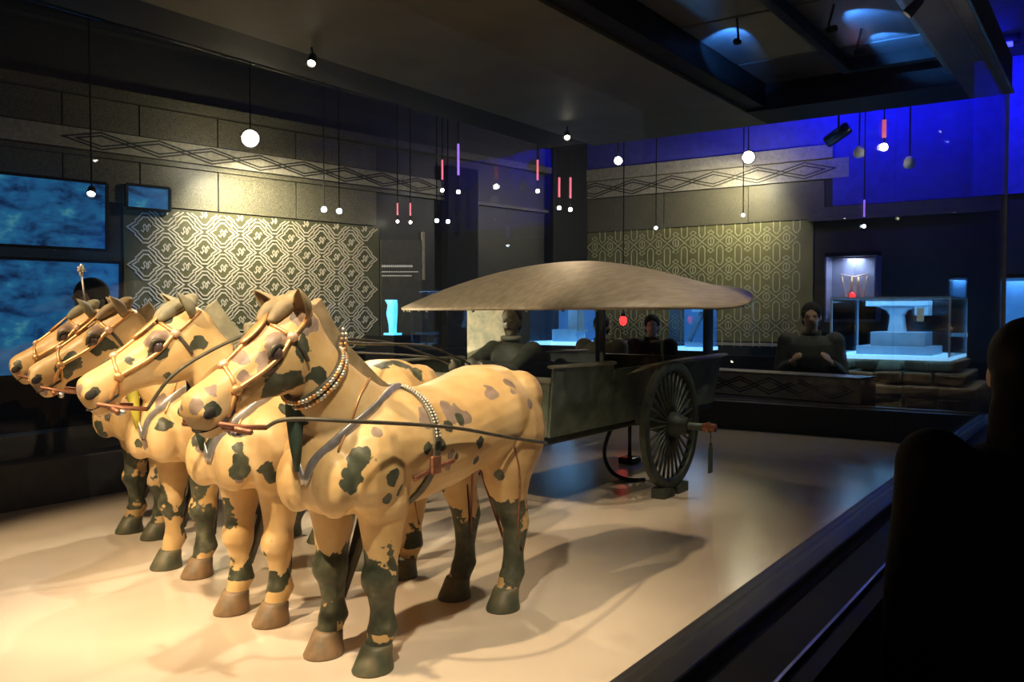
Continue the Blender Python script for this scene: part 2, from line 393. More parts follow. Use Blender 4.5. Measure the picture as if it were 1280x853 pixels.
yc = onx(889, 302, BWX); wy = abs(onx(867, 302, BWX).y-onx(912, 302, BWX).y)/2; hz = zb(889, 300)-zb(889, 335)
full = back_motif(wy, hz).mesh('lattice_motif', 'motif_gold')
for i in range(-9, 9):
    for j in range(-5, 4):
        y = yc.y - i*wy; z = yc.z + j*hz
        if y-wy*.7 < onx(1016, 392, BWX).y or y+wy*.4 > onx(730, 392, BWX).y: continue
        if z-.42*hz > bp0 and z+hz*.86 < bp1: link('lattice_motif', full, wb, (BWX-.012, y, z))
        else:
            p = back_motif(wy, hz, lambda x, q: bp0+.01 < z+q < bp1-.01)
            if p.v: p.build('lattice_motif', 'motif_gold', wb, loc=(BWX-.012, y, z))
bb(730, 1250, RF, zb(950, 445), .12, 'dado', 'black')

# ------------------------------------------------------------------ display case
CX0, CX1, CY0, CY1, CZ = -.15, 6.10, .72, 3.84, 2.2
KH = .20
case = empty('display_case', (3, 2.28, RF), label='long glass display case with dark kerb around the bronze chariot and horses', cat='display case')
def cb(name, m, lo, hi, bevel=0):
    o = MB().box(V(lo)-case.location, V(hi)-case.location).build(name, m, case, bevel=bevel); return o
cb('plinth', 'black', (CX0-.2, .45, RF), (CX1+.16, CY1+.25, -.02))
cb('plinth_top', 'case_floor', (CX0, CY0, -.02), (CX1, CY1, 0))
cb('kerb', 'dark_kerb', (CX0-.2, .62, -.02), (CX1+.2, CY0, KH), .006)
cb('kerb', 'dark_kerb', (CX0-.2, CY1, -.02), (CX1+.2, CY1+.12, KH), .006)
cb('kerb', 'dark_kerb', (CX1, CY0, -.02), (CX1+.12, CY1, KH), .006)
cb('kerb', 'dark_kerb', (CX0-.12, CY0, -.02), (CX0, CY1, KH), .006)
cb('outer_ledge', 'black', (CX0-.2, .44, -.02), (CX1+.3, .62, KH-.02))
cb('metal_strip', 'steel', (CX0-.2, .485, KH-.02), (CX1+.3, .492, KH-.012))
cb('metal_strip', 'steel', (CX1+.10, CY0, KH), (CX1+.12, CY1, KH+.012))
cb('far_ledge', 'black', (CX0-.2, CY1+.12, -.02), (CX1+.2, CY1+.25, KH+.10))
GY = .59
for a, b in ((-.15, 3.0), (3.0, 6.24)): cb('glass_pane', 'pane_near', (a+.002, GY, KH-.02), (b-.002, GY+.012, CZ))
for a, b in ((-.15, 2.1), (2.1, 4.2), (4.2, 6.2)): cb('glass_pane', 'pane', (a+.002, CY1+.07, KH), (b-.002, CY1+.08, CZ))
for a, b in ((GY+.02, 2.2), (2.2, CY1+.06)): cb('glass_pane', 'pane', (CX1+.13, a+.002, KH), (CX1+.14, b-.002, CZ))
cb('corner_trim', 'steel', (6.225, GY-.006, KH-.02), (6.245, GY+.016, CZ))
# ceiling of the case: low olive soffit on the far side, dark frame and panels on the near side
cb('soffit', 'olive_ceiling', (CX0, 2.10, CZ), (CX1+.14, 3.52, CZ+.06))
cb('soffit', 'black', (CX0, 3.53, CZ+.03), (CX1+.14, CY1+.12, CZ+.10))
cb('top_beam', 'beam_grey', (CX0, GY-.02, CZ), (CX1+.14, .80, CZ+.22))
cb('edge_strip', 'steel', (CX0, GY-.034, CZ+.0), (CX1+.14, GY-.021, CZ+.012))
cb('top_beam', 'black', (5.80, .80, CZ), (CX1+.14, 2.10, CZ+.2))
cb('top_beam', 'black', (CX0, 1.97, CZ+.02), (5.80, 2.10, CZ+.2))
cb('light_rail', 'steel', (CX0, .80, CZ+.06), (5.80, .86, CZ+.14))
cb('frame_bar', 'black', (CX0, 1.36, CZ+.10), (5.57, 1.41, CZ+.17))
cb('frame_bar', 'black', (5.50, .86, CZ+.10), (5.57, 1.36, CZ+.17))
xs = [0.2, 1.05, 1.9, 2.75, 3.6, 4.4, 5.25]
for a, b in zip([CX0]+xs, xs+[5.80]):
    for c, d in ((.86, 1.38), (1.40, 1.97)):
        cb('ceiling_panel', 'ceiling_panel', (a+.012, c+.008, CZ+.17), (b-.012, d-.008, CZ+.20))
cb('panel_backing', 'black', (CX0, .80, CZ+.205), (CX1+.14, 2.1, CZ+.22))

# spotlights hung in the case
def spot_lamp(loc, tgt, label, lens='lens_warm', r=.022, group=None, top=None):
    loc = V(loc); d = (V(tgt)-loc).normalized(); M = d.to_track_quat('Z', 'Y').to_matrix()
    t = empty('spot_lamp', loc, label=label, cat='lamp', group=group)
    MB().lathe([(r*.55, -.075), (r*.9, -.06), (r, -.02), (r*1.08, -.012), (r*1.08, .012), (r*.95, .012), (r*.9, -.004)], M).build('housing', 'black', t, 'auto')
    MB().lathe([(r*.2, -.010), (r*.86, -.008), (r*.86, -.003), (r*.2, .001)], M).build('lens', lens, t)
    if top is not None: MB().tube([V((0,0,0))-d*.04, V((0,0,.03))-d*.04, V((0,0,top-loc.z))], .006, 6).build('bracket', 'black', t)
    return t
for i, (p, t, e, c, s) in enumerate(CASE_SPOTS):
    d = (V(t)-V(p)).normalized()
    q = V(p)-d*.03
    top = CZ+.06 if p[1] < .9 else CZ
    if p[0] < .3: top = CZ+.0 if p[1] > 2.1 else CZ+.17
    spot_lamp(q, t, 'small black spotlight under the display case ceiling, aimed at the bronzes', group='spotlights inside the display case', top=top)

up_ = V((2.45, 3.76, KH+.075)); ut = (3.35, 2.35, .80)  # added lamp, hidden behind the horses, brightens charioteer and cabin panel
spot('added_kerb_fill', up_, ut, 75, CREAM, 34, .6, .02)
kl = spot_lamp(up_-(V(ut)-up_).normalized()*.03, ut, 'small added fill spotlight on the far kerb aimed under the canopy', 'lens_warm', .022, top=None)
MB().tube([(0,.02,-.01),(0,.05,-.03),(0,.085,-.07)], .006, 6).build('bracket', 'black', kl)
for x_, y_ in ((1088, 22), (1118, 50), (905, 50)):  # added lamps make the blue reflection patches on the ceiling panels
    p_ = onz(x_, y_, CZ+.16); a_ = p_+V((-.25, -.16 if x_ < 1000 else .10, -.10))
    spot('added_patch_light', a_, p_+V((.06, 0, .02)), 26, (.06, .30, 1), 50, .5, .01)
    spot_lamp(a_-(p_-a_).normalized()*.03, p_, 'small added blue lamp standing in for reflections in the ceiling panels of the case', 'lens_white', .016, 'added blue lamps for panel reflections', top=CZ+.17)
# ------------------------------------------------------------------ horses
def build_horse_mesh():
    b = MB(); X = V((1,0,0)); Y = V((0,1,0)); Z = V((0,0,1))
    tor = [(-.425,.535,.03,.03),(-.408,.54,.085,.08),(-.37,.54,.125,.125),(-.31,.545,.145,.152),(-.22,.548,.145,.168),(-.12,.53,.138,.160),(-.02,.508,.140,.162),(.08,.502,.146,.166),(.17,.506,.154,.164),(.25,.512,.152,.150),(.32,.500,.138,.130),(.37,.485,.112,.105),(.40,.475,.075,.07),(.415,.47,.03,.03)]
    b.loft([((x,0,z), Z, Y, h, w_) for x, z, h, w_ in tor], 28)
    nk = [(.18,.525,.130,.108),(.267,.570,.120,.102),(.329,.633,.098,.086),(.379,.695,.078,.071),(.415,.754,.067,.061),(.440,.802,.058,.055)]
    secs = []
    for i, (x, z, h, w_) in enumerate(nk):
        a = nk[max(0, i-1)]; c = nk[min(len(nk)-1, i+1)]; t = V((c[0]-a[0], 0, c[1]-a[1])).normalized(); n = V((-t.z, 0, t.x))
        secs.append(((x,0,z), n, Y, h, w_))
    b.loft(secs, 24)
    for s, o, rn, ry in HEAD[:0]: pass
    b.loft([(hp(s, 0, o), HN, Y, rn, ry) for s, o, rn, ry in HEAD], 24, 2.25)
    for sy in (-1, 1):
        b.ball(hp(.105, .040*sy, .026), (.030, .020, .020), M=HM)            # brow
        b.ball(hp(.115, .044*sy, .012), .0205)                               # eye socket
        b.ball(hp(.085, .030*sy, -.048), (.056, .024, .050), M=HM)           # jowl
        b.ball(hp(.300, .026*sy, -.004), (.028, .018, .022), M=HM)           # nostril rim
        b.ball(hp(.20, .020*sy, .020), (.06, .016, .014), M=HM)              # nasal bone
        b.ball((.295, .098*sy, .48), (.088, .066, .115)); b.ball((.262, .090*sy, .395), (.068, .060, .060))                     # shoulder
        b.ball((.385, .062*sy, .452), (.046, .055, .078))                    # breast
        b.ball((-.285, .098*sy, .50), (.120, .070, .135))                    # haunch
        b.ball((-.33, .075*sy, .60), (.085, .070, .075))                     # croup
    for sy in (-1, 1):
        b.ball(hp(.150, .042*sy, -.004), (.060, .012, .009), M=HM)           # cheek bone
        b.ball(hp(.312, .034*sy, .002), (.016, .012, .016), M=HM)            # flared nostril
    b.ball(hp(.288, 0, -.050), (.040, .028, .020), M=HM)                     # lower lip
    for sy in (-1, 1):
        y = .083*sy
        fl = [((.255, y, .44), .080, .062), ((.250, y, .36), .064, .056), ((.252, y, .30), .050, .046), ((.256, y, .252), .040, .039), ((.262, y, .222), .046, .044), ((.262, y, .198), .045, .043), ((.257, y, .172), .033, .034),
              ((.254, y, .135), .028, .029), ((.252, y, .105), .034, .033), ((.252, y, .088), .040, .037), ((.264, y, .062), .031, .033), ((.274, y, .045), .034, .036), ((.276, y, .03), .035, .037)]
        b.loft([(c, X, Y, a, d) for c, a, d in fl], 16)
        y = .088*sy
        hl = [((-.275, y*1.02, .50), .115, .070), ((-.262, y*1.05, .42), .105, .066), ((-.252, y*1.05, .365), .082, .056), ((-.262, y*1.03, .315), .062, .047), ((-.282, y, .27), .052, .042), ((-.298, y, .235), .047, .039),
              ((-.294, y, .205), .039, .035), ((-.288, y, .15), .029, .030), ((-.286, y, .110), .034, .033), ((-.282, y, .090), .041, .037), ((-.264, y, .062), .032, .034), ((-.250, y, .045), .035, .037), ((-.246, y, .03), .036, .038)]
        b.loft([(c, X, Y, a, d) for c, a, d in hl], 16)
        b.ball((-.330, y, .248), (.022, .020, .024))                          # hock point
    return remesh(b, .0062, 3, .5, 'horse_body')
HP0 = V((.430, 0, .812)); HP1 = V((.688, 0, .640)); HT = (HP1-HP0).normalized(); HN = V((-HT.z, 0, HT.x)); HLEN = (HP1-HP0).length
HM = Matrix((HT, V((0,1,0)), HN)).transposed()
def hp(s, y, n): return HP0 + HT*s + V((0, y, 0)) + HN*n
HEAD = [(-.045,-.01,.020,.022),(-.03,-.008,.046,.042),(0,-.012,.064,.054),(.04,-.022,.076,.060),(.085,-.030,.083,.060),(.13,-.026,.073,.054),(.17,-.016,.059,.047),(.21,-.010,.050,.041),(.25,-.007,.048,.041),(.285,-.006,.050,.045),(.308,-.008,.048,.045),(.322,-.012,.038,.038),(.330,-.014,.020,.022)]
HB = build_horse_mesh(); HBV = bvh_of(HB)
HCO = [v.co.copy() for v in HB.vertices]

def near(p, off): 
    q, n, i, d = HBV.find_nearest(V(p)); return q + n*off, n
def onbody(pts, off, step=.012):      # polyline laid on the horse's skin
    out = []; nn = []
    for a, b in zip(pts[:-1], pts[1:]):
        a = V(a); b = V(b); k = max(1, int((b-a).length/step))
        for i in range(k): q, n = near(a.lerp(b, i/k), off); out.append(q); nn.append(n)
    q, n = near(pts[-1], off); out.append(q); nn.append(n)
    for _ in range(3):
        out = [out[0]] + [(out[i-1]+out[i]*2+out[i+1])/4 for i in range(1, len(out)-1)] + [out[-1]]
    return out, nn
def shoot(o, d, off=0):               # from outside towards the body
    h, n, i, dd = HBV.ray_cast(V(o), V(d).normalized())
    return (h + n*off) if h else None
def ring(c, e1, e2, rad, off, k=36, a0=0, a1=2*math.pi):
    P = []; N = []
    for i in range(k):
        a = a0 + (a1-a0)*i/(k if a1-a0 > 6.2 else k-1); d = V(e1)*math.cos(a)+V(e2)*math.sin(a)
        h, n, ix, dd = HBV.ray_cast(V(c)+d*rad, -d)
        if h: P.append(h+d*off); N.append(d)
    return P, N
def hang(s, ang):                     # head surface point at distance s and angle round the head axis (0 = dorsal)
    c = hp(s, 0, -.015); d = HN*math.cos(ang)+V((0,1,0))*math.sin(ang)
    h = shoot(c+d*.2, -d); return h if h else c+d*.05

def bend(p, yaw):                     # turn of head and neck about the base of the neck
    t = ((p.x-.26)*.55+(p.z-.58)*.83)/.24
    if t <= 0 or yaw == 0: return p.copy()
    t = min(1, t); t = t*t*(3-2*t); a = yaw*t; x, y = p.x-.26, p.y
    return V((.26+x*math.cos(a)-y*math.sin(a), x*math.sin(a)+y*math.cos(a), p.z))
def bend_all(o, yaw):
    for c in o.children:
        if c.type == 'MESH' and c.name.split('.')[0] not in ('body', 'hoof', 'buckle', 'tail', 'girth', 'studs', 'side_tie', 'belly_cord'):
            me = c.data.copy(); c.data = me
            for v in me.vertices: v.co = bend(v.co, yaw)
        bend_all(c, yaw)
seed_yaw = [0]
def paint(me, M, seed, legs, grs, vis, extra):
    noise.seed_set(seed); off = V((seed*3.1, seed*1.7, seed*.9)); BW = bvh_of(me); Mi = M.inverted()
    def hit(px, py):
        o = Mi @ CP; d = (Mi.to_3x3() @ ray(px, py)).normalized(); h, n, i, dd = BW.ray_cast(o, d); return h
    gb = []; vb = []
    for lst, out in ((grs, gb), (vis, vb)):
        for px, py, rx in lst:
            h = hit(px, py)
            if h: out.append((h, rx))
    rnd = random.Random(seed)
    for _ in range(extra):
        v = me.vertices[rnd.randrange(len(HCO))].co.copy()
        if v.z > .3: (gb if rnd.random() < .6 else vb).append((v, rnd.uniform(.012, .032)))
    yw = seed_yaw[0]
    for sy in (-1, 1):
        vb.append((bend(hp(.098, .055*sy, .030), yw), .030)); gb.append((bend(hp(.125, .055*sy, -.006), yw), .020)); gb.append((bend(hp(.300, .045*sy, .004), yw), .013)); vb.append((bend(hp(.315, .02*sy, .02), yw), .014))
    G = []; W = []
    CO = [v.co.copy() for v in me.vertices]
    for c in CO:
        n1 = noise.noise(c*22+off); n2 = noise.noise(c*9+off)
        g = -1
        for p, r in gb:
            d = (c-p).length
            if d < r*2.2: g = max(g, (1-d/r)*.55 + n1*.45)
        if c.z < .33:
            g = max(g, min(.5, (.30-c.z)*legs[0]) + n2*legs[1] + n1*.35 + legs[2] - (.45 if .045 < c.z < .088 else 0))
        wv = -1
        for p, r in vb:
            d = (c-p).length
            if d < r*2.2: wv = max(wv, (1-d/r)*.55 + n1*.45)
        G.append(g); W.append(wv)
    for nm, arr in (('gr', G), ('vi', W)):
        a = me.attributes.new(nm, 'FLOAT', 'POINT'); a.data.foreach_set('value', arr)

def crest(mx=0):                      # hogged mane: thin upright plate along the neck
    mb = MB(); pts = [(.140,.652,.000),(.190,.664,.018),(.2575,.700,.032),(.320,.742,.038),(.362,.792,.040),(.393,.834,.042),(.404,.850,.042)]
    rings = []
    for i, (x, z, h) in enumerate(pts):
        a = pts[max(0, i-1)]; c = pts[min(len(pts)-1, i+1)]; t = V((c[0]-a[0],0,c[1]-a[1])).normalized(); n = V((-t.z,0,t.x)); base = V((x,0,z))-n*.045
        top = V((x,0,z))+n*max(h, .002); th = .017
        rings.append([base+V((0,th*1.5,0)), top+V((0,th*.7,0)), top+n*.004, top+V((0,-th*.7,0)), base+V((0,-th*1.5,0))])
    last = rings[-1]; mb.rings(rings); return mb
def ear(sy):
    mb = MB(); L = .078; rings = []; ax = (HN*.80 - HT*.10 + V((0, .48*sy, 0))).normalized(); fwd = (HT*.8+HN*.35).normalized(); fwd = (fwd-ax*fwd.dot(ax)).normalized(); sd = ax.cross(fwd)
    o = hp(.002, .040*sy, .032)
    for i in range(8):
        u = i/7; wd = .023*math.sin(math.pi*min(1, .22+.78*u)**.9)+.0015; 
        c = o + ax*(L*u) + fwd*(.012*u*u)
        r = []
        for j in range(9): a = math.pi*(-.62+1.24*j/8); r.append(c - fwd*(wd*.85*math.cos(a)) + sd*(wd*math.sin(a)))
        for j in range(8, -1, -1): a = math.pi*(-.60+1.20*j/8); r.append(c - fwd*(wd*.85*.66*math.cos(a)) + sd*(wd*.74*math.sin(a)))
        rings.append(r)
    return mb.rings(rings)
def forelock():
    mb = MB(); Y = V((0,1,0))
    for sy in (-1, 1):
        mb.loft([(hp(-.035,.012*sy,.048), HN, Y, .016, .015),(hp(-.005,.017*sy,.060), HN, Y, .019, .017),(hp(.028,.020*sy,.064), HN, Y, .019, .018),(hp(.052,.021*sy,.062), HN, Y, .016, .015),(hp(.072,.020*sy,.058), HN, Y, .009, .010)], 12)
    mb.ball(hp(-.02, 0, .055), (.035, .030, .020), M=HM)
    return remesh(mb, .005, 4, .5, 'forelock')
FORE = forelock(); FORE.materials.append(MT['mane'])
CREST = crest()
def hoof_mesh(rear):
    mb = MB(); X = V((1,0,0)); Y = V((0,1,0))
    mb.loft([((.010,0,0), X, Y, .052, .046), ((.010,0,.006), X, Y, .053, .047), ((.004,0,.030), X, Y, .044, .041), ((-.004,0,.052), X, Y, .037, .038), ((-.006,0,.060), X, Y, .033, .035)], 18)
    return mb
def leaf(mb, p0, p1, n, wd, th):      # leaf-shaped ornament plate
    p0 = V(p0); p1 = V(p1); t = (p1-p0); L = t.length; t.normalize(); s = V(n).cross(t).normalized(); rings = []
    for i in range(9):
        u = i/8; k = wd*(math.sin(math.pi*(.10+.86*u))**.8); c = p0+t*(L*u)
        rings.append([c-s*k, c-s*k*.5+V(n)*th, c+V(n)*th*1.25, c+s*k*.5+V(n)*th, c+s*k, c-V(n)*th*.5])
    return mb.rings(rings)
PI = math.pi
H4M = Matrix.Translation((1.768, 1.512, 0)) @ Matrix.Rotation(math.pi, 4, 'Z'); H4I = H4M.inverted()
def h4hit(x, y): h, n, i, d = HBV.ray_cast(H4I @ CP, (H4I.to_3x3() @ ray(x, y)).normalized()); return h
STRAP = [V((.12, .03, .68))] + [p for p in (h4hit(*q) for q in ((484,495),(465,512),(445,530),(425,549),(405,567),(390,581))) if p]; STRAP += [V((STRAP[-1].x*.35+.42*.65, STRAP[-1].y*.5, STRAP[-1].z-.03)), V((.425, 0, STRAP[-1].z-.045))]
CORD = [V((.22, .03, .70))] + [p for p in (h4hit(*q) for q in ((451,490),(446,505),(439,525),(431,545),(423,565))) if p]
_cache = {}
def shared(key, fn):
    if key not in _cache: _cache[key] = fn()
    return _cache[key]
def part(key, fn, m, parent, smooth=True):      # copies of a part share their mesh
    me = shared((key, m), lambda: fn().mesh(key, m, smooth)); return link(key, me, parent)

YAWS = {}
def make_horse(label, loc, rz, seed, legs, grs, vis, extra, mane_m, hoof_ms, outer=False, tassel=True, ear_m='mane', yaw=0):
    h = empty('bronze_horse', loc, PI+rz, label=label, cat='horse', group='bronze horses harnessed abreast')
    M = Matrix.Translation(loc) @ Matrix.Rotation(PI+rz, 4, 'Z')
    me = HB.copy(); me.materials.clear(); me.materials.append(MT['horse'])
    for v in me.vertices: v.co = bend(v.co, yaw)
    seed_yaw[0] = yaw
    paint(me, M, seed, legs, grs, vis, extra)
    body = link('body', me, h)
    link('mane', shared(('mane', mane_m), lambda: CREST.mesh('mane', mane_m, 'auto')), h)
    fo = FORE
    if ear_m != 'mane': fo = FORE.copy(); fo.materials.clear(); fo.materials.append(MT[ear_m])
    link('forelock', fo, h)
    for sy in (-1, 1):
        part('ear', lambda: ear(sy), ear_m, h) if sy == -1 else link('ear', shared(('ear2', ear_m), lambda: ear(1).mesh('ear', ear_m, True)), h)
        e = link('eye', shared(('eye', sy), lambda: MB().ball(hp(.117, .0495*sy, .010), .0185, 16, 12).mesh('eye', 'eye', True)), h)
        link('eyelid', shared(('lid', sy), lambda: MB().tube([hp(.094+.046*i/8, sy*(.0585+.006*math.sin(PI*i/8)), .011+.0175*math.sin(PI*i/8)) for i in range(9)], [.003+.003*math.sin(PI*i/8) for i in range(9)], 8).mesh('eyelid', 'strap_dark', True)), e)
        link('nostril', shared(('nos', sy), lambda: MB().ball(hp(.309, .0450*sy, .001), (.015, .0065, .0115), 14, 8, HM).mesh('nostril', 'cavity', True)), h)
    link('mouth', shared('mouth', lambda: MB().ball(hp(.285, 0, -.037), (.050, .0465, .0065), 24, 10, HM @ Matrix.Rotation(R(-4), 3, 'Y')).mesh('mouth', 'cavity', True)), h)
    for i, (x, y) in enumerate(((.276, .083), (.276, -.083), (-.246, .088), (-.246, -.088))):
        o = link('hoof', shared(('hoof', hoof_ms[i]), lambda: hoof_mesh(0).mesh('hoof', hoof_ms[i], True)), h, (x, y, 0))
    # tail bound up in a knot
    def tail():
        mb = MB().tube([(-.40,0,.60),(-.428,0,.575),(-.442,0,.52),(-.445,0,.47),(-.44,0,.44)], [.022,.026,.022,.018,.014], 12)
        mb.ball((-.445,0,.432), (.030,.032,.026)); mb.tube([(-.447,.01,.43),(-.462,.016,.405),(-.458,.018,.375)], [.014,.012,.005], 8); return mb
    part('tail', tail, 'mane', h)
    # bridle
    def strap(pts, r=.0055, fl=None, off=.003, tilt=None):
        P, N = onbody(pts, off); return MB().tube(P, r, 8, flat=fl, nrm=N if fl else None)
    A = {s_: hang(.062, s_*1.08) for s_ in (-1, 1)}; B = {s_: hang(.232, s_*1.22) for s_ in (-1, 1)}
    C = hang(.205, 0); D = hang(.105, 0); T = hang(-.015, 0)
    br = empty('bridle', (0, 0, 0)); br.parent = h
    for s_ in (-1, 1):
        mid = hang(.15, s_*1.38)
        for nm, fn in (('cheek_strap', lambda: strap([A[s_], mid, B[s_]])),
                       ('crown_strap', lambda: strap([A[s_], hang(.015, s_*1.0), hang(-.025, s_*.75)])),
                       ('brow_band', lambda: strap([A[s_], hang(.072, s_*.62), hang(.070, s_*.28)])),
                       ('nose_band', lambda: strap([B[s_], hang(.220, s_*.55), C])),
                       ('throat_strap', lambda: strap([A[s_], hang(.055, s_*1.65), hang(.06, s_*2.3), hang(.06, s_*2.9)], .004)),
                       ('bit_strap', lambda: strap([B[s_], hang(.262, s_*1.75), hang(.282, s_*2.1)], .0045)),
                       ('bit_strap', lambda: strap([B[s_], hang(.245, s_*1.9), hang(.256, s_*2.25)], .004))):
            kx = (nm, s_, 'a' if nm != 'bit_strap' else fn.__code__.co_firstlineno)
            link(nm, shared(kx, lambda: fn().mesh(nm, 'gold' if nm != 'throat_strap' else 'strap_dark', True)), br)
        for nm, p, mt_, r in (('boss', A[s_], 'gold_pale', .0125), ('boss', B[s_], 'gold', .0125)):
            q, n = near(p, .004); Mq = n.to_track_quat('Z', 'Y').to_matrix()
            link(nm, shared((nm, s_, mt_), lambda: MB().ball(q, (r, r, r*.75), 16, 8, Mq).mesh('boss', mt_, True)), br)
    q, n = near(C, .004)
    link('boss', shared('bossc', lambda: MB().ball(q, (.012, .012, .009), 16, 8, n.to_track_quat('Z', 'Y').to_matrix()).mesh('boss', 'gold_pale', True)), br)
    link('face_strap', shared('face_strap', lambda: strap([C, hang(.155, 0), D]).mesh('face_strap', 'gold', True)), br)
    link('forehead_plate', shared('fplate', lambda: leaf(MB(), hang(.145, 0)+HN*.006, hang(.052, 0)+HN*.012, HN, .019, .005).mesh('forehead_plate', 'gold', True)), br)
    bz = hp(.290, 0, -.052)
    link('bit_bar', shared('bit', lambda: MB().tube([bz+V((0, -.115, -.004)), bz+V((0,-.05,0)), bz+V((0,.05,0)), bz+V((0, .115, -.004))], [.006,.0075,.0075,.006], 8).mesh('bit_bar', 'copper', True)), br)
    link('bit_chain', shared('chain', lambda: (lambda b: [b.ball(bz+V((-.018, y*.0135, -.012+.004*math.cos(y))), (.008, .009, .007), 8, 6) for y in range(-6, 7)] and b)(MB()).mesh('bit_chain', 'silver', True)), br)
    link('bit_cheek', shared('cheek1', lambda: MB().tube([bz+V((.035,-.060,.012)), bz+V((-.02,-.066,0)), bz+V((-.075,-.064,-.006))], .0055, 8).mesh('bit_cheek', 'copper', True)), br)
    link('bit_cheek', shared('cheek2', lambda: MB().tube([bz+V((.035,.060,.012)), bz+V((-.02,.066,0)), bz+V((-.075,.064,-.006))], .0055, 8).mesh('bit_cheek', 'copper', True)), br)
    # neck and body harness
    nt = V((.40-.30, 0, .77-.655)).normalized(); nn = V((-nt.z, 0, nt.x))
    if outer:
        c = V((.380, 0, .700)); ax = (nn*1.0+nt*.10).normalized()
        P, N = ring(c, ax, V((0,1,0)), .35, .003, 56)
        # lift the band over the mane
        P = [p + ax*max(0, .048*(1-abs(p.y)/.030)) if (p-c).dot(ax) > .04 else p for p in P]
        col = MB().tube(P, .017, 8, True, flat=.30, nrm=[nt]*len(P)).build('collar', 'strap_dark', h, True)
        bd = {k: MB() for k in ('bead_silver', 'gold')}
        for i in range(len(P)):
            a = P[i]; b = P[(i+1) % len(P)]
            if (b-a).length > .06: continue
            for r_ in (-1, 1): bd['gold' if (i//2) % 2 else 'bead_silver'].ball(a+N[i]*.0055+nt*(.0075*r_), .0058, 8, 5)
        for k_, b_ in bd.items(): tag(b_.build('beads', k_, col, True), kind='stuff')
    for s_ in (-1, 1):
        Pc, Nc = onbody([V((p.x, p.y*s_, p.z)) for p in CORD], .002)
        MB().tube(Pc, .003, 6).build('neck_cord', 'gold', h, True)
    # girth with studs
    ga = V((-.20, 0, 1)).normalized()
    P, N = ring((.150, 0, .50), ga, V((0,1,0)), .4, .003, 60)
    gi = MB().tube(P, .014, 8, True, flat=.30, nrm=[V((1,0,.2))]*len(P)).build('girth', 'strap_dark', h, True)
    sb = MB()
    for i, p in enumerate(P):
        if p.z > .535:
            for u in (0, .5):
                q = p.lerp(P[(i+1) % len(P)], u)
                for r_ in (-1, 1): sb.ball(q+N[i]*.004+V((.0062*r_,0,0)), .0036, 6, 4)
    tag(sb.build('studs', 'bead_silver', gi, True), kind='stuff')
    for s_ in (-1, 1):
        q, n = near((.155, .17*s_, .475), .006)
        MB().box((-.016,-.006,-.022), (.016,.006,.022)).build('buckle', 'copper', gi, loc=q, bevel=.003)
        Pt, Nt = onbody([(.215, .16*s_, .442), (.155, .17*s_, .462), (.08, .17*s_, .476)], .003)
        MB().tube(Pt, .007, 6, flat=.4, nrm=[V((0,0,1))]*len(Pt)).build('side_tie', 'copper', gi, True)
    # breast strap
    for s_ in (-1, 1):
        Pb, Nb = onbody([V((p.x, p.y*s_, p.z)) for p in STRAP], .004)
        Wd = [V((.55, 0, .83)) if p.x < .33 else V((0, 0, 1)) for p in Pb]
        MB().tube(Pb, .0115, 8, flat=.3, nrm=Wd).build('breast_strap', 'silver', h, True)
    P, N = ring((-.20, 0, .50), V((.25,0,1)).normalized(), V((0,1,0)), .4, .001, 40, PI*.55, PI*1.45)
    MB().tube(P, .003, 6).build('belly_cord', 'copper', h, True)
    if tassel:
        tm = tassel if isinstance(tassel, str) else 'tassel_green'
        q = V((.425, -.02, .665))
        MB().loft([(q+V((0,0,.015)), V((1,0,0)), V((0,1,0)), .006, .006), (q, V((1,0,0)), V((0,1,0)), .020, .020), (q-V((0,0,.05)), V((1,0,0)), V((0,1,0)), .021, .022), (q-V((0,0,.12)), V((1,0,0)), V((0,1,0)), .014, .015), (q-V((.004,0,.185)), V((1,0,0)), V((0,1,0)), .006, .007)], 14).build('neck_tassel', tm, h, True)
        MB().tube([q+V((0,0,.012)), V((.41, -.005, .715))], .004, 6).build('tassel_cord', 'strap_dark', h, True)
    if yaw: bend_all(h, yaw)
    YAWS[h.name] = yaw
    return h

LEG = (2.4, .55, .02)
H4 = make_horse('bronze horse with beaded gold collar and dark flaked flank, outermost by the near glass',
    (1.768, 1.512, 0), R(0), 11, (3.4, .65, -.02),
    [(448,578,.026),(440,595,.024),(436,605,.022),(493,598,.022),(501,612,.020),(483,624,.014),(560,535,.020),(553,560,.016),(533,560,.016),(600,552,.016),(595,577,.014),(582,596,.010),(626,593,.014),(345,480,.035),(365,478,.022),(300,520,.018),(270,515,.014),(400,470,.022),(352,500,.016),(575,525,.014),(375,520,.018),(570,572,.010)],
    [(338,455,.034),(300,448,.018),(268,485,.018),(560,515,.030),(575,520,.028),(532,520,.024),(610,490,.022),(640,482,.020),(560,580,.018),(563,570,.018),(662,505,.014),(305,470,.014),(315,475,.012),(470,540,.010),(357,420,.010),(445,585,.018),(540,525,.014),(640,488,.012),(585,520,.016)],
    8, 'mane', ('hoof_green', 'hoof_brown', 'hoof_green', 'hoof_green'), outer=True, tassel='tassel_green', yaw=R(-2))
H3 = make_horse('bronze horse with pale cream forelegs and brown hooves, yoked beside the collared horse',
    (1.835, 1.955, 0), R(0), 23, (2.0, .75, -.28),
    [(262,560,.024),(270,545,.020),(245,545,.024),(335,585,.022),(337,597,.020),(300,590,.026),(302,575,.022),(208,400,.014),(210,470,.012),(170,490,.020),(160,450,.014),(250,430,.018),(297,560,.016),(478,458,.032),(500,455,.030),(522,468,.024)],
    [(298,575,.014),(160,400,.014),(150,430,.012),(190,395,.010),(300,600,.014),(296,585,.016),(250,560,.012)],
    9, 'mane_green', ('hoof_brown', 'hoof_brown', 'hoof_green', 'hoof_green'), tassel='tassel_green', ear_m='mane_green', yaw=R(-19))
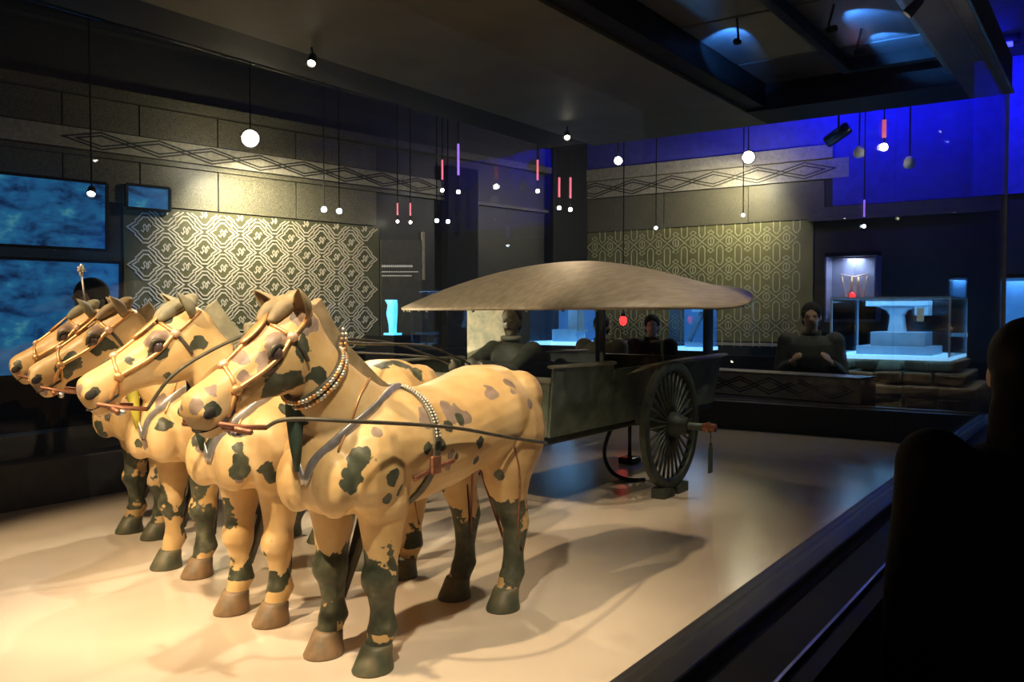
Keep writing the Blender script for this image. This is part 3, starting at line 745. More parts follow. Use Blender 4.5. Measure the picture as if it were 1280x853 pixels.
H2 = make_horse('bronze horse with green mottled forelegs, yoked beside the plumed horse',
    (1.985, 2.49, 0), R(0), 37, (3.0, .9, -.05),
    [(135,430,.020),(80,465,.022),(110,470,.016),(205,530,.020),(175,555,.014),(140,555,.018),(75,455,.014)],
    [(85,425,.020),(180,555,.020),(150,560,.018),(60,420,.012)], 9, 'mane', ('hoof_brown', 'hoof_green', 'hoof_green', 'hoof_green'), tassel='tassel_yellow', ear_m='mane', yaw=R(-27))
H1 = make_horse('bronze horse with a plume staff on its head, outermost beside the far glass',
    (2.185, 3.03, 0), R(0), 51, (3.2, .8, .0),
    [(20,455,.016),(130,545,.02)], [(50,425,.014)], 12, 'mane_green', ('hoof_green',)*4, outer=True, tassel=False, ear_m='mane_green', yaw=R(-30))
# plume staff on the far horse
pl = empty('plume', bend(hp(0, 0, .055), R(-30))); pl.parent = H1
MB().tube([(0,0,0), (.006,0,.05), (.010,-.012,.13)], .0035, 8).build('staff', 'silver', pl, True)
mbp = MB()
for i in range(60):
    a = random.uniform(0, 2*PI); t = random.uniform(0, PI); d = V((math.sin(t)*math.cos(a), math.sin(t)*math.sin(a), math.cos(t)*1.2)); c = V((.010,-.012,.142))
    mbp.tube([c, c+d*.010, c+d*random.uniform(.014, .02)], [.003, .0025, .0008], 5)
tag(mbp.build('tuft', 'bead_silver', pl, True), kind='stuff')

def outside(h, pts, gap):             # world points pushed out to at least 'gap' from the skin of horse h
    M = Matrix.Translation(h.location) @ Matrix.Rotation(h.rotation_euler.z, 4, 'Z'); Mi = M.inverted()
    BV = bvh_of([c for c in h.children if c.name.startswith('body')][0].data); pts = [V(p) for p in pts]
    for it in range(4):
        for k_, p in enumerate(pts):
            l = Mi @ p; q, n, ix, d = BV.find_nearest(l)
            if (l-q).dot(n) < gap: pts[k_] = M @ (q+n*gap)
        if it < 3: pts = [pts[0]] + [(pts[a-1]+pts[a]*2+pts[a+1])/4 for a in range(1, len(pts)-1)] + [pts[-1]]
    return pts
# ------------------------------------------------------------------ chariot
CHX, CHY = 3.735, 2.225
ch = empty('bronze_chariot', (CHX, CHY, 0), label='bronze chariot with an oval turtle-shell canopy and spoked wheels', cat='chariot')
def rel(p): return V(p)-V((CHX, CHY, 0))
WR = .295; WZ = WR+.03; TRK = .525
def rim_mesh():
    prof = [(WR, -.014), (WR, .014), (WR-.012, .020), (WR-.040, .017), (WR-.046, .010), (WR-.046, -.010), (WR-.040, -.017), (WR-.012, -.020)]
    mb = MB(); k = 64; rings = [[V((r*math.cos(2*PI*i/k), y, r*math.sin(2*PI*i/k))) for r, y in prof] for i in range(k)]; rings.append(rings[0]); return mb.rings(rings, False)
RIM = rim_mesh().mesh('rim', 'bronze_dark', 'auto')
SPK = MB().loft([((0,0,.045), V((1,0,0)), V((0,1,0)), .010, .009), ((0,0,.10), V((1,0,0)), V((0,1,0)), .006, .0095), ((0,0,.17), V((1,0,0)), V((0,1,0)), .0045, .007), ((0,0,WR-.040), V((1,0,0)), V((0,1,0)), .0055, .006)], 8).mesh('spoke', 'bronze_dark', True)
HUB = MB().lathe([(.018,-.13),(.030,-.13),(.034,-.10),(.042,-.06),(.058,-.030),(.060,0),(.058,.030),(.044,.05),(.036,.09),(.018,.09)], Matrix.Rotation(R(90), 3, 'X'), 24).mesh('hub', 'bronze_dark', 'auto')
for sy in (-1, 1):
    wh = empty('wheel', (0, TRK*sy, WZ)); wh.parent = ch
    link('rim', RIM, wh)
    hb = link('hub', HUB, wh); hb.rotation_euler = (0, 0, 0 if sy < 0 else PI); 
    for i in range(30):
        s_ = link('spoke', SPK, wh); s_.rotation_euler = (0, 2*PI*(i+.5)/30, 0)
    ax = MB().tube([(0, sy*.30, WZ), (0, sy*(TRK+.20), WZ)], .017, 14).build('axle_end', 'bronze_green', ch, True)
    MB().lathe([(.010,-.03),(.019,-.03),(.019,-.012),(.024,-.010),(.024,0),(.019,.002),(.019,.028),(.012,.032),(.004,.032)], Matrix.Rotation(R(90*-sy), 3, 'X') , 18).build('axle_cap', 'copper', ax, 'auto', loc=(0, sy*(TRK+.19), WZ))
    y = sy*(TRK+.195)
    MB().tube([(0,y,WZ-.018),(0,y,WZ-.075)], .0025, 6).build('pendant_cord', 'copper', ax, True)
    MB().box((-.019,-.004,WZ-.205),(.019,.004,WZ-.085)).add([(0,-.004,WZ-.07),(0,.004,WZ-.07),(-.019,-.004,WZ-.085),(.019,-.004,WZ-.085),(-.019,.004,WZ-.085),(.019,.004,WZ-.085)], [(0,2,3),(1,5,4),(0,1,4,2),(0,3,5,1)]).v
    pm = MB().box((-.019,y-.004,WZ-.205),(.019,y+.004,WZ-.09)); pm.box((-.010,y-.004,WZ-.09),(.010,y+.004,WZ-.07)); pm.build('pendant', 'tassel_green', ax)
MB().tube([(0,-.35,WZ),(0,.35,WZ)], .019, 12).build('axle', 'bronze_dark', ch, True)
# body of the carriage
X0, X1, X2 = 2.92, 3.37, 4.62; HWc = .365; ZB, ZT = .345, .60
def cbx(name, m, lo, hi, bevel=.004, par=ch): return MB().box(rel(lo), rel(hi)).build(name, m, par, bevel=bevel)
Yn, Yf = CHY-HWc, CHY+HWc
cbx('chassis', 'bronze_dark', (X0-.05, Yn+.02, ZB-.035), (X2+.04, Yf-.02, ZB))
for y in (Yn+.10, Yf-.14): cbx('side_beam', 'bronze_dark', (X0-.06, y, ZB-.06), (X2+.05, y+.04, ZB-.035))
def panel(name, m, quad, th, par=ch):       # quad of world points, thickened inward
    q = [rel(p) for p in quad]; n = (q[1]-q[0]).cross(q[3]-q[0]).normalized()*th
    return MB().add(q+[p+n for p in q], [(0,1,2,3),(7,6,5,4),(0,4,5,1),(1,5,6,2),(2,6,7,3),(3,7,4,0)]).build(name, m, par, bevel=.004)
for y, sg in ((Yn, 1), (Yf, -1)):
    # flaring side boards of front box and cabin
    o = -.05*sg
    panel('side_board', 'bronze_green', [(X0,y,ZB),(X1,y,ZB),(X1,y+o,ZT+.02),(X0-.03,y+o*.8,ZT+.03)][::sg], .012)
    panel('side_board', 'bronze_green' if sg > 0 else 'bronze_dark', [(X1+.004,y,ZB),(X2,y,ZB),(X2,y+o,ZT),(X1+.004,y+o,ZT)][::sg], .012)
    rb = MB(); Pq = [rel((X1+.12, y+o*1.0, ZT-.03)), rel((X1+.30, y+o*1.6, ZT-.005)), rel((X1+.65, y+o*2.0, ZT+.010)), rel((X2-.15, y+o*2.0, ZT+.015)), rel((X2, y+o*1.5, ZT+.015))]
    rb.tube(Pq, [.012,.030,.036,.036,.024], 10, flat=.3, nrm=[V((0,1,0))]*5); rb.build('arm_rest', 'bronze_pale', ch, True)
    rb = MB().tube([rel((X0-.03, y+o*.8, ZT+.03)), rel((X1, y+o, ZT+.025))], [.022, .026], 10, flat=.35, nrm=[V((0,1,0))]*2); rb.build('rail', 'bronze_pale', ch, True)
panel('front_board', 'bronze_green', [(X0,Yn,ZB),(X0,Yf,ZB),(X0-.025,Yf+.03,ZT-.025),(X0-.025,Yn-.03,ZT-.025)], .012)
MB().tube([rel((X0-.025, Yn-.035, ZT-.025)), rel((X0-.025, Yf+.035, ZT-.025))], .013, 10).build('rail', 'bronze_pale', ch, True)
panel('back_board', 'bronze_dark', [(X2,Yf,ZB),(X2,Yn,ZB),(X2,Yn-.05,ZT),(X2,Yf+.05,ZT)], .012)
cbx('front_wall', 'cabin_paint', (X1, CHY+.11, ZB), (X1+.014, Yf+.02, .885))
cbx('front_wall', 'bronze_dark', (X1, Yn, ZB), (X1+.014, CHY+.11, .615))
for x, y, m_ in ((X1+.012, Yn+.005, 'bronze_dark'), (X1+.03, Yf-.015, 'bronze_dark'), (X2-.035, Yn+.005, 'bronze_dark'), (X2-.02, Yf-.02, 'bronze_dark')):
    wdt = .05 if (x > 4 and y < CHY) else .011
    cbx('post', m_, (x-wdt, y-.010, ZT-.03), (x+wdt, y+.012, .93))
cbx('window_lattice', 'bronze_dark', (X1+.002, CHY-.33, .618), (X1+.010, CHY+.10, .665))
MB().tube([rel((3.98, Yn-.005, ZT)), rel((3.98, Yn, .66)), rel((3.98, Yn, .70))], .007, 8).build('hand_post', 'bronze_pale', ch, True)
cbx('cross_rail', 'bronze_pale', (3.86, Yn-.004, .698), (4.0, Yn+.008, .71))
for i in range(9):
    for j in range(3): pass
# canopy
CA, CB_, CCX = .98, .70, 3.88
def canopy():
    mb = MB(); n1, n2 = 72, 14; rings = []
    def pt(r, a, dz):
        ca, sa = math.cos(a), math.sin(a); e = 2/3.1
        x = CA*math.copysign(abs(ca)**e, ca)*r; y = CB_*math.copysign(abs(sa)**e, sa)*r
        u = x/CA; v = y/CB_; k = min(1, r)
        rim = .872 + .140*max(0, u)**2 - .006*max(0, -u)**2
        top = 1.105
        prof = 1 - k**1.85
        return rel((CCX+x, CHY+y, rim + (top-rim)*prof + dz))
    for i in range(n2+1): rings.append([pt(i/n2 if i else .001, 2*PI*j/n1, 0) for j in range(n1)])
    rings.append([pt(1.0, 2*PI*j/n1, -.010) for j in range(n1)])
    for i in range(n2, -1, -1): rings.append([pt(i/n2*.99 if i else .001, 2*PI*j/n1, -.018) for j in range(n1)])
    return mb.rings(rings)
can = canopy().build('canopy', 'canopy', ch, True)
for j in range(28):
    a = 2*PI*j/28; ca, sa = math.cos(a), math.sin(a); e = 2/3.1; u = math.copysign(abs(ca)**e, ca); v_ = math.copysign(abs(sa)**e, sa)
    z = .872 + .140*max(0,u)**2 - .006*max(0,-u)**2 - .012
    MB().ball(rel((CCX+CA*u*.985, CHY+CB_*v_*.985, z)), (.008,.008,.010), 8, 6).build('rim_stud', 'bronze_pale', can, True)
# draught pole, crossbar and yokes
MB().tube([rel(p) for p in ((4.3,CHY,.30),(3.2,CHY,.30),(2.8,CHY,.32),(2.4,CHY,.42),(2.0,CHY,.62),(1.69,CHY,.735),(1.52,CHY,.760))], [.02,.022,.022,.020,.018,.015,.012], 12).build('draught_pole', 'bronze_dark', ch, True)
for (y, x, hs_) in ((1.955, 1.615, H3), (2.49, 1.765, H2)):
    Pk, Nk = ring((.22, 0, .55), V((0,0,1)), V((0,1,0)), .42, .016, 41, R(-112), R(112))
    Pk = [V((p.x, p.y, max(p.z, .735-.5*max(0, abs(p.y)-.030)) if abs(p.y) < .07 else p.z)) for p in Pk]
    for _ in range(2): Pk = [Pk[0]] + [(Pk[a-1]+Pk[a]*2+Pk[a+1])/4 for a in range(1, len(Pk)-1)] + [Pk[-1]]
    yk = MB().tube([rel(p) for p in outside(hs_, [(x+.22-p.x, y-p.y, p.z) for p in Pk], .0165)], .0135, 10)
    yo = yk.build('yoke', 'bronze_green', ch, True)
    MB().loft([(rel((x, y, .724)), V((1,0,0)), V((0,1,0)), .016, .016), (rel((x,y,.785)), V((1,0,0)), V((0,1,0)), .013, .013), (rel((x,y,.800)), V((1,0,0)), V((0,1,0)), .018, .018)], 12).build('yoke_knob', 'silver', yo, True)
    MB().box(rel((x-.100, y-.046, .722)), rel((x-.015, y-.020, .815))).build('yoke_pad', 'mane_green', yo, bevel=.006)
MB().tube([rel(p) for p in ((1.575,1.80,.752),(1.615,1.955,.752),(1.69,2.225,.748),(1.765,2.49,.752),(1.805,2.645,.752))], .013, 10).build('crossbar', 'bronze_dark', ch, True)
# curved prop rods under the carriage
sp_ = [onx(768,528,3.72), onx(760,545,3.77), onx(754,565,3.84), onx(759,584,3.90), onz(770,596,.010), onz(788,601,.010), onz(806,600,.010)]
sp_ = [a.lerp(b, t) for a, b in zip(sp_[:-1], sp_[1:]) for t in (0, .34, .67)] + [sp_[-1]]
for _ in range(2): sp_ = [sp_[0]] + [(sp_[a-1]+sp_[a]*2+sp_[a+1])/4 for a in range(1, len(sp_)-1)] + [sp_[-1]]
for p in sp_: p.z = max(p.z, .010)
MB().tube([rel(p) for p in sp_], .0105, 10).build('curved_strut', 'black_gloss', ch, True)
# stand holding up the carriage
st = empty('support_stand', onz(787, 579, 0), label='small black support stand propping up the carriage from below', cat='stand')
MB().tube([(0,0,.02),(0,0,.318)], [.011,.009], 10).build('rod', 'black_gloss', st, True)
MB().box((-.055,-.045,0),(.055,.045,.035)).build('foot', 'black_gloss', st, bevel=.006)
# chocks under both wheels
for sy in (-1, 1):
    for dx in (-1, 1):
        m = MB(); x0 = .02*dx; x1 = .13*dx
        vs = []
        for y in (-.035, .035): vs += [(x0,y,0),(x1,y,0),(x1,y,.045),(x1*.75,y,.05),(x0,y,.032)]
        m.add(vs, [(0,1,2,3,4),(9,8,7,6,5),(0,5,6,1),(1,6,7,2),(2,7,8,3),(3,8,9,4),(4,9,5,0)])
        o = m.build('wheel_chock', 'bronze_dark', None, loc=(CHX, CHY+TRK*sy, 0), bevel=.004)
        tag(o, 'black wedge chock under the rim of the chariot wheel by the ' + ('near glass' if sy < 0 else 'far glass'), 'chock', 'wheel chocks ' + ('near' if sy < 0 else 'far'))

# ------------------------------------------------------------------ reins
def smooth_path(pts, k=8):
    pts = [V(p) for p in pts]; out = []
    for i in range(len(pts)-1):
        p0 = pts[max(0, i-1)]; p1 = pts[i]; p2 = pts[i+1]; p3 = pts[min(len(pts)-1, i+2)]
        for j in range(k):
            t = j/k; out.append(.5*((2*p1)+(p2-p0)*t+(2*p0-5*p1+4*p2-p3)*t*t+(3*p1-p0-3*p2+p3)*t**3))
    return out+[pts[-1]]
def rod(label, pts, h, r=.0045):
    return tag(MB().tube(outside(h, smooth_path(pts), r+.0015), r, 8).build('rein', 'strap_dark', None, True), label, 'rein')
def hw_(h, p):
    p = bend(V(p), YAWS[h.name])
    return Matrix.Translation(h.location) @ Matrix.Rotation(h.rotation_euler.z, 4, 'Z') @ V(p)
bz = hp(.290, 0, -.052)
a = hw_(H4, bz+V((-.075, .064, -.006)))
rod('bronze rein running along the flank of the collared horse to its rump', [a, ony(360,524,1.40), ony(440,527,1.325), ony(520,531,1.322), ony(575,536,1.330), ony(630,546,1.345), ony(660,550,1.365), ony(675,553,1.395)], H4)
handn = V((2.808, 2.160, .634)); handf = V((2.808, 2.265, .634))
p = hw_(H3, bz+V((-.075, .064, -.006)))
rod('bronze rein rising from the bit of the horse yoked beside the collared horse', [p, hw_(H3, (.50,.12,.70)), hw_(H3, (.32,.125,.790)), hw_(H3, (.19,.12,.795)), hw_(H3, (.03,.11,.755)), V((2.40, 2.06, .725)), handn+V((-.12, -.02, .035)), handn], H3)
p = hw_(H2, bz+V((-.075, .064, -.006)))
rod('bronze rein rising from the bit of the horse yoked beside the plumed horse', [p, hw_(H2, (.50,.12,.70)), hw_(H2, (.32,.125,.785)), hw_(H2, (.12,.12,.765)), V((2.45, 2.32, .735)), handf+V((-.12, .0, .035)), handf+V((0, -.008, .004))], H2)
p = hw_(H1, bz+V((-.075, .064, -.006)))
rod('bronze rein running along the flank of the plumed horse', [p, hw_(H1, (.42,.10,.66)), hw_(H1, (.20,.17,.65)), hw_(H1, (-.05,.19,.655)), hw_(H1, (-.28,.20,.68)), handf+V((-.06, .10, .03)), handf+V((.006, .004, -.010))], H1)


# ------------------------------------------------------------------ people
def figure(J, r, vox, head_tilt=(0, 0), k=1.0, fingers=True, robe=None, seed=0):
    """one continuous body from joints J (dict) ; r = clothing bulk factor"""
    b = MB(); X = V((1,0,0)); Y = V((0,1,0)); Z = V((0,0,1))
    P = {a: V(c) for a, c in J.items() if a != 'curl'}
    pel, che, nek, hd = P['pelvis'], P['chest'], P['neck'], P['head']
    ax = (che-pel).normalized(); sd = P['side'].normalized(); fr = sd.cross(ax).normalized()
    def sec(c, w_, d): return (c, sd, fr, w_*k*r, d*k*r)
    b.loft([sec(pel-ax*.10*k, .11, .08), sec(pel-ax*.04*k, .165, .115), sec(pel+ax*.05*k, .165, .115), sec(pel.lerp(che, .4), .150, .105), sec(pel.lerp(che, .75), .172, .118), sec(che, .185, .118), sec(che+ax*.10*k, .175, .100), sec(che+ax*.155*k, .11, .075), sec(che+ax*.18*k, .06, .058)], 20, 2.4)
    b.tube([nek-ax*.05*k, nek, hd-ax*.03*k], [.06*k, .053*k, .052*k], 14)
    f = P['face'].normalized(); u = (hd-nek).normalized(); u = (u-f*u.dot(f)).normalized(); q = u.cross(f)
    HMx = Matrix((q, f, u)).transposed()
    def hpnt(x, y, z): return hd + (q*x+f*y+u*z)*k
    b.ball(hpnt(0, -.012, .025), (.074*k, .092*k, .092*k), 20, 14, HMx)
    b.ball(hpnt(0, .018, -.035), (.056*k, .066*k, .075*k), 20, 14, HMx)
    b.ball(hpnt(0, .055, -.083), (.026*k, .022*k, .020*k), 10, 8, HMx)
    b.loft([(hpnt(0,.074,.022), q, u, .009*k, .010*k), (hpnt(0,.090,-.008), q, u, .014*k, .012*k), (hpnt(0,.098,-.026), q, u, .017*k, .011*k), (hpnt(0,.084,-.036), q, u, .012*k, .006*k)], 8)
    for s_ in (-1, 1):
        b.ball(hpnt(.076*s_, -.010, -.010), (.010*k, .018*k, .030*k), 10, 8, HMx)
        b.ball(hpnt(.030*s_, .078, .020), (.020*k, .010*k, .008*k), 8, 6, HMx)
    for s_, n in ((-1, 'r'), (1, 'l')):
        sh, el, wr, hn = P['sh'+n], P['el'+n], P['wr'+n], P['hn'+n]
        b.tube([sh, sh.lerp(el, .3), el, el.lerp(wr, .35), wr], [.068*k*r, .060*k*r, .049*k*r, .046*k*r, .036*k*r], 14)
        b.ball(sh, .070*k*r)
        d = (hn-wr).normalized(); palmn = V(J.get('palm'+n, (0,0,-1))); ps = d.cross(palmn).normalized(); pn = ps.cross(d)
        if fingers:
            b.loft([(wr, ps, pn, .028*k, .020*k), (wr+d*.04*k, ps, pn, .040*k, .017*k), (wr+d*.085*k, ps, pn, .042*k, .015*k)], 12)
            cl = J.get('curl', .6)
            for i, (o, L) in enumerate(((-.030,.070),(-.010,.080),(.011,.075),(.030,.058))):
                a = wr + d*.080*k + ps*o*k; c1 = a+(d*math.cos(cl*.5)-pn*0+palmn.normalized()*math.sin(cl*.5))*L*.5*k; c2 = c1+(d*math.cos(cl*1.6)+palmn.normalized()*math.sin(cl*1.6))*L*.5*k
                b.tube([a-d*.02*k, a, c1, c2], [.010*k, .0105*k, .0098*k, .008*k], 8)
            a = wr + d*.030*k - ps*.034*k*(1 if n == 'l' else 1); b.tube([a+ps*.015*k, a-ps*.012*k+d*.02*k, a-ps*.016*k+d*.055*k+palmn.normalized()*.02*k], [.013*k, .0115*k, .009*k], 8)
        if 'kn'+n in P:
            hi, kn, an, to = P['hi'+n], P['kn'+n], P['an'+n], P['to'+n]
            b.tube([hi, hi.lerp(kn, .4), kn, kn.lerp(an, .3), an], [.092*k*r, .085*k*r, .064*k*r, .062*k*r, .048*k*r], 14)
            b.tube([an-(to-an).normalized()*.05*k, an.lerp(to, .4), to], [.045*k, .046*k, .036*k], 12, flat=.8)
    if robe: robe(b)
    return remesh(b, vox, 4, .5, 'body'), hpnt, HMx
def assign(me, mats, fn):
    for m in mats: me.materials.append(MT[m])
    for p in me.polygons: p.material_index = fn(p.center)
def hair_cap(hpnt, HMx, k, long=0):
    mb = MB(); mb.ball(hpnt(0, -.020, .034), (.084*k, .096*k, .092*k), 20, 14, HMx)
    mb.ball(hpnt(0, -.045, -.02), (.080*k, .066*k, .085*k), 18, 12, HMx)
    if long: mb.ball(hpnt(0, -.06, -.10), (.085*k, .055*k, .13*k), 18, 12, HMx)
    return remesh(mb, .008, 3, .5, 'hair')
def visitor(name_label, loc, face, height, coat, arms='down', skin='skin', group=None, hair_long=0, legs=True, bulk=1.08, vox=.011):
    k = height/1.70; a = math.atan2(face[1], face[0])
    J = dict(side=(-math.sin(a)*-1, math.cos(a)*-1, 0), face=(math.cos(a), math.sin(a), -.05))
    f = V((math.cos(a), math.sin(a), 0)); s = V((-math.sin(a), math.cos(a), 0))    # s = person's left
    def W(fx, sx, z): return (f*fx+s*sx+V((0,0,z)))*k
    J['side'] = s; J['pelvis'] = W(0,0,.93); J['chest'] = W(0,0,1.27); J['neck'] = W(0,0,1.47); J['head'] = W(.02,0,1.60)
    for sg, n in ((-1,'r'),(1,'l')):
        J['sh'+n] = W(0, .185*sg, 1.39)
        if arms == 'down' or (arms == 'one' and n == 'l'):
            J['el'+n] = W(-.03, .23*sg, 1.10); J['wr'+n] = W(.04, .24*sg, .86); J['hn'+n] = W(.06, .24*sg, .76); J['palm'+n] = tuple(-s*sg)
        else:
            J['el'+n] = W(.06, .24*sg, 1.12); J['wr'+n] = W(.26, .15*sg, 1.22); J['hn'+n] = W(.34, .12*sg, 1.28); J['palm'+n] = tuple(-s*sg)
        J['hi'+n] = W(0, .095*sg, .90); J['kn'+n] = W(.015, .10*sg, .50); J['an'+n] = W(-.01, .10*sg, .085); J['to'+n] = W(.13, .12*sg, .045)
    me, hpnt, HMx = figure(J, bulk, vox, k=k)
    t = empty('person', loc, label=name_label, cat='person', group=group)
    wrs = [V(J['wrr']), V(J['wrl'])]; zn = 1.475*k
    def fn(c):
        if c.z > zn: return 0
        for q, n in zip(wrs, 'rl'):
            if (c-V(J['hn'+n])).length < .095*k: return 0
        if c.z < .09*k: return 3
        return 1 if c.z > .80*k else 2
    assign(me, [skin, coat, 'trousers', 'hair'], fn); link('body', me, t)
    hm = hair_cap(hpnt, HMx, k, hair_long); hm.materials.append(MT['hair']); link('hair', hm, t)
    # collar of the coat
    MB().lathe([(.085*k, -.02*k), (.080*k, .035*k), (.070*k, .035*k), (.072*k, -.02*k)], None, 16).build('coat_collar', coat, t, True, loc=W(-.005,0,1.45))
    return t, k
# visitor in the dark by the near glass
v0, k0 = visitor('person in a black coat standing in the dark beside the near glass', (2.02, .145, RF), (1, .22), 1.56, 'coat_black', arms='one', bulk=1.22, vox=.010, hair_long=1)
v1, _ = visitor('person with black hair standing behind the far glass, beyond the plumed horse', (2.62, 4.62, RF), (-1, -.35), 1.76, 'coat_black')
v2, _ = visitor('person in a dark green coat standing between the chariot and the lit stone pedestal', (7.25, onx(1014, 392, 7.25).y, RF), (-1, -.3), 1.66, 'coat_green', arms='up', bulk=1.25)
v3, _ = visitor('person in a brown jacket standing behind the carriage, seen below the canopy', (7.2, onx(752, 392, 7.2).y, RF), (-1, -.2), 1.56, 'coat_brown', arms='one', bulk=1.35)
v4, _ = visitor('person in a black coat standing behind the carriage beside the brown jacket', (7.72, onx(815, 392, 7.72).y, RF), (-1, -.5), 1.56, 'coat_black', bulk=1.25)
rq = onx(779, 401, 7.5); rl = empty('red_reflection', rq, label='red glowing bulb standing in for a red reflection behind the carriage below the canopy', cat='lamp')  # added bulb in place of a red light reflected in the glass
MB().ball((0,0,0), (.030,.038,.048), 14, 10).build('bulb', 'red_light', rl, True)
MB().tube([(0,0,.04),(0,0,.075)], [.024,.018], 12).build('cap', 'black', rl, True)
MB().tube([(0,0,.07),(0,0,RC-rq.z)], .005, 6).build('cable', 'black', rl)

# the charioteer: kneeling bronze figure
DK = .56; DX, DY = 3.17, 2.20
def robe(b):
    b.loft([((DX, DY, .36), V((1,0,0)), V((0,1,0)), .150, .150), ((DX, DY, .42), V((1,0,0)), V((0,1,0)), .145, .150), ((DX+.01, DY, .48), V((1,0,0)), V((0,1,0)), .105, .115), ((DX+.01, DY, .54), V((1,0,0)), V((0,1,0)), .080, .100)], 20, 2.3)
    b.ball((DX-.10, DY-.05, .425), (.085,.055,.05)); b.ball((DX-.10, DY+.05, .425), (.085,.055,.05))
JD = dict(side=V((0,-1,0)), face=(-1,-.30,-.08), pelvis=(DX+.01,DY,.47), chest=(DX,DY,.610), neck=(DX-.005,DY,.722), head=(DX-.015,DY-.003,.800), curl=1.5,
    shr=(DX,DY+.105,.675), elr=(DX-.17,DY+.115,.610), wrr=(DX-.31,DY+.075,.630), hnr=(DX-.36,DY+.065,.632), palmr=(0,-1,-.3),
    shl=(DX,DY-.105,.675), ell=(DX-.17,DY-.120,.605), wrl=(DX-.31,DY-.050,.628), hnl=(DX-.36,DY-.040,.632), palml=(0,1,-.3))
me, hpnt, HMx = figure(JD, 1.15, .0055, k=DK, robe=robe)
dr = empty('charioteer', (DX, DY, .345), label='kneeling bronze charioteer in a long robe holding the reins under the canopy', cat='statue')
O = -V((DX, DY, .345))
for v in me.vertices: v.co += O
hz_ = .715-.345
def fn(c):
    w_ = c-O
    if w_.z > .728: return 1
    if w_.x < DX-.315 and w_.z > .58: return 1
    return 0
assign(me, ['robe', 'skin_bronze'], fn); link('body', me, dr)
for s_ in (-1, 1):
    MB().ball(hpnt(.029*s_, .083, .010)+O, (.010*DK, .006*DK, .005*DK), 10, 6, HMx).build('eye', 'cavity', dr, True)
MB().tube([hpnt(x, .083-abs(x)*.35, -.052)+O for x in (-.022, -.011, 0, .011, .022)], .0022, 6).build('mouth', 'copper', dr, True)
MB().tube([hpnt(x, .088-abs(x)*.3, -.044)+O for x in (-.026, -.012, 0, .012, .026)], .002, 6).build('moustache', 'robe', dr, True)
hc = MB(); hc.ball(hpnt(0,-.030,.040), (.082*DK,.090*DK,.085*DK), 18, 12, HMx); hc.ball(hpnt(0,-.055,-.02), (.074*DK,.055*DK,.07*DK), 16, 10, HMx)
hm = remesh(hc, .005, 3, .5, 'hair'); [setattr(v, 'co', v.co+O) for v in hm.vertices]; hm.materials.append(MT['bronze_dark']); link('hair', hm, dr)
cp_ = MB().loft([(hpnt(0,-.02,.10)+O, HMx.col[0], HMx.col[1], .052*DK, .060*DK), (hpnt(0,-.045,.150)+O, HMx.col[0], HMx.col[1], .046*DK, .052*DK), (hpnt(0,-.075,.185)+O, HMx.col[0], HMx.col[1], .034*DK, .030*DK)], 14); cp_.build('cap', 'bronze_dark', dr, True)
MB().tube([hpnt(.07*math.cos(a), .02+.05*math.sin(a), -.118)+O for a in [i*PI/6 for i in range(12)]], .010, 8, True).build('robe_collar', 'bronze_pale', dr, True)
MB().tube([(-.02,-.125,.165),(-.06,-.10,.155),(-.105,0,.15),(-.06,.10,.155)], .012, 8, flat=.4, nrm=[V((0,0,1))]*4).build('belt', 'bronze_pale', dr, True)

# ------------------------------------------------------------------ gallery furniture
def glow_lamp(loc, tgt, power, col, size): return spot('exhibit_light', loc, tgt, power, col, size, .6, .02)
# glass vitrine with a white block stand on a stone pedestal
VX = 7.9
c0 = onx(1118, 448, VX); zt = c0.z
pc = V((VX+.2, c0.y, 0))
ped = empty('stone_pedestal', (pc.x, pc.y, RF), label='stepped rough stone pedestal under the blue glass vitrine', cat='pedestal')
random.seed(5)
def rock(mb, lo, hi):
    (a,b,c),(d,e,f) = lo, hi
    vs = [V(p) for p in ((a,b,c),(d,b,c),(d,e,c),(a,e,c),(a,b,f),(d,b,f),(d,e,f),(a,e,f))]
    vs = [p+V((random.uniform(-.02,.02), random.uniform(-.02,.02), random.uniform(-.010,.010))) for p in vs]
    return mb.add(vs, [(3,2,1,0),(4,5,6,7),(0,1,5,4),(1,2,6,5),(2,3,7,6),(3,0,4,7)])
ztl = zt-RF
z = ztl; hwid = .50
for lay in range(8):
    hgt = .10 if lay < 3 else .16
    hy = hwid + (.08*lay if lay < 3 else .12); nst = 5
    if z - hgt < 0.02: hgt = z-.0
    if hgt < .03: break
    for i in range(nst):
        y0 = -hy + 2*hy*i/nst; rock(MB(), (-hy*.8, y0+.006, z-hgt+.006), (hy*.8, y0+2*hy/nst-.006, z-.004)).build('stone', 'stone', ped, bevel=.02)
    z -= hgt
vt = empty('glass_vitrine', (pc.x, pc.y, zt), label='square blue-lit glass vitrine on the stone pedestal', cat='vitrine')
g = .46; gh = onx(1118, 372, VX).z-zt
bx('base_plate', 'vitrine_glow', (-g, -g, 0), (g, g, .03), vt)
for lo, hi in (((-g,-g,.03),(-g+.01,g,gh)), ((g-.01,-g,.03),(g,g,gh)), ((-g+.01,-g,.03),(g-.01,-g+.01,gh)), ((-g+.01,g-.01,.03),(g-.01,g,gh))): bx('glass_pane', 'vitrine_glass', lo, hi, vt)
for x in (-g, g-.012):
    for y in (-g, g-.012): bx('corner_edge', 'vitrine_white', (x-.002,y-.002,.03), (x+.014,y+.014,gh), vt)
fr_ = MB(); fr_.box((-g,-g,gh-.012),(g,-g+.012,gh)); fr_.box((-g,g-.012,gh-.012),(g,g,gh)); fr_.box((-g,-g+.012,gh-.012),(-g+.012,g-.012,gh)); fr_.box((g-.012,-g+.012,gh-.012),(g,g-.012,gh)); fr_.build('top_edge', 'vitrine_white', vt)
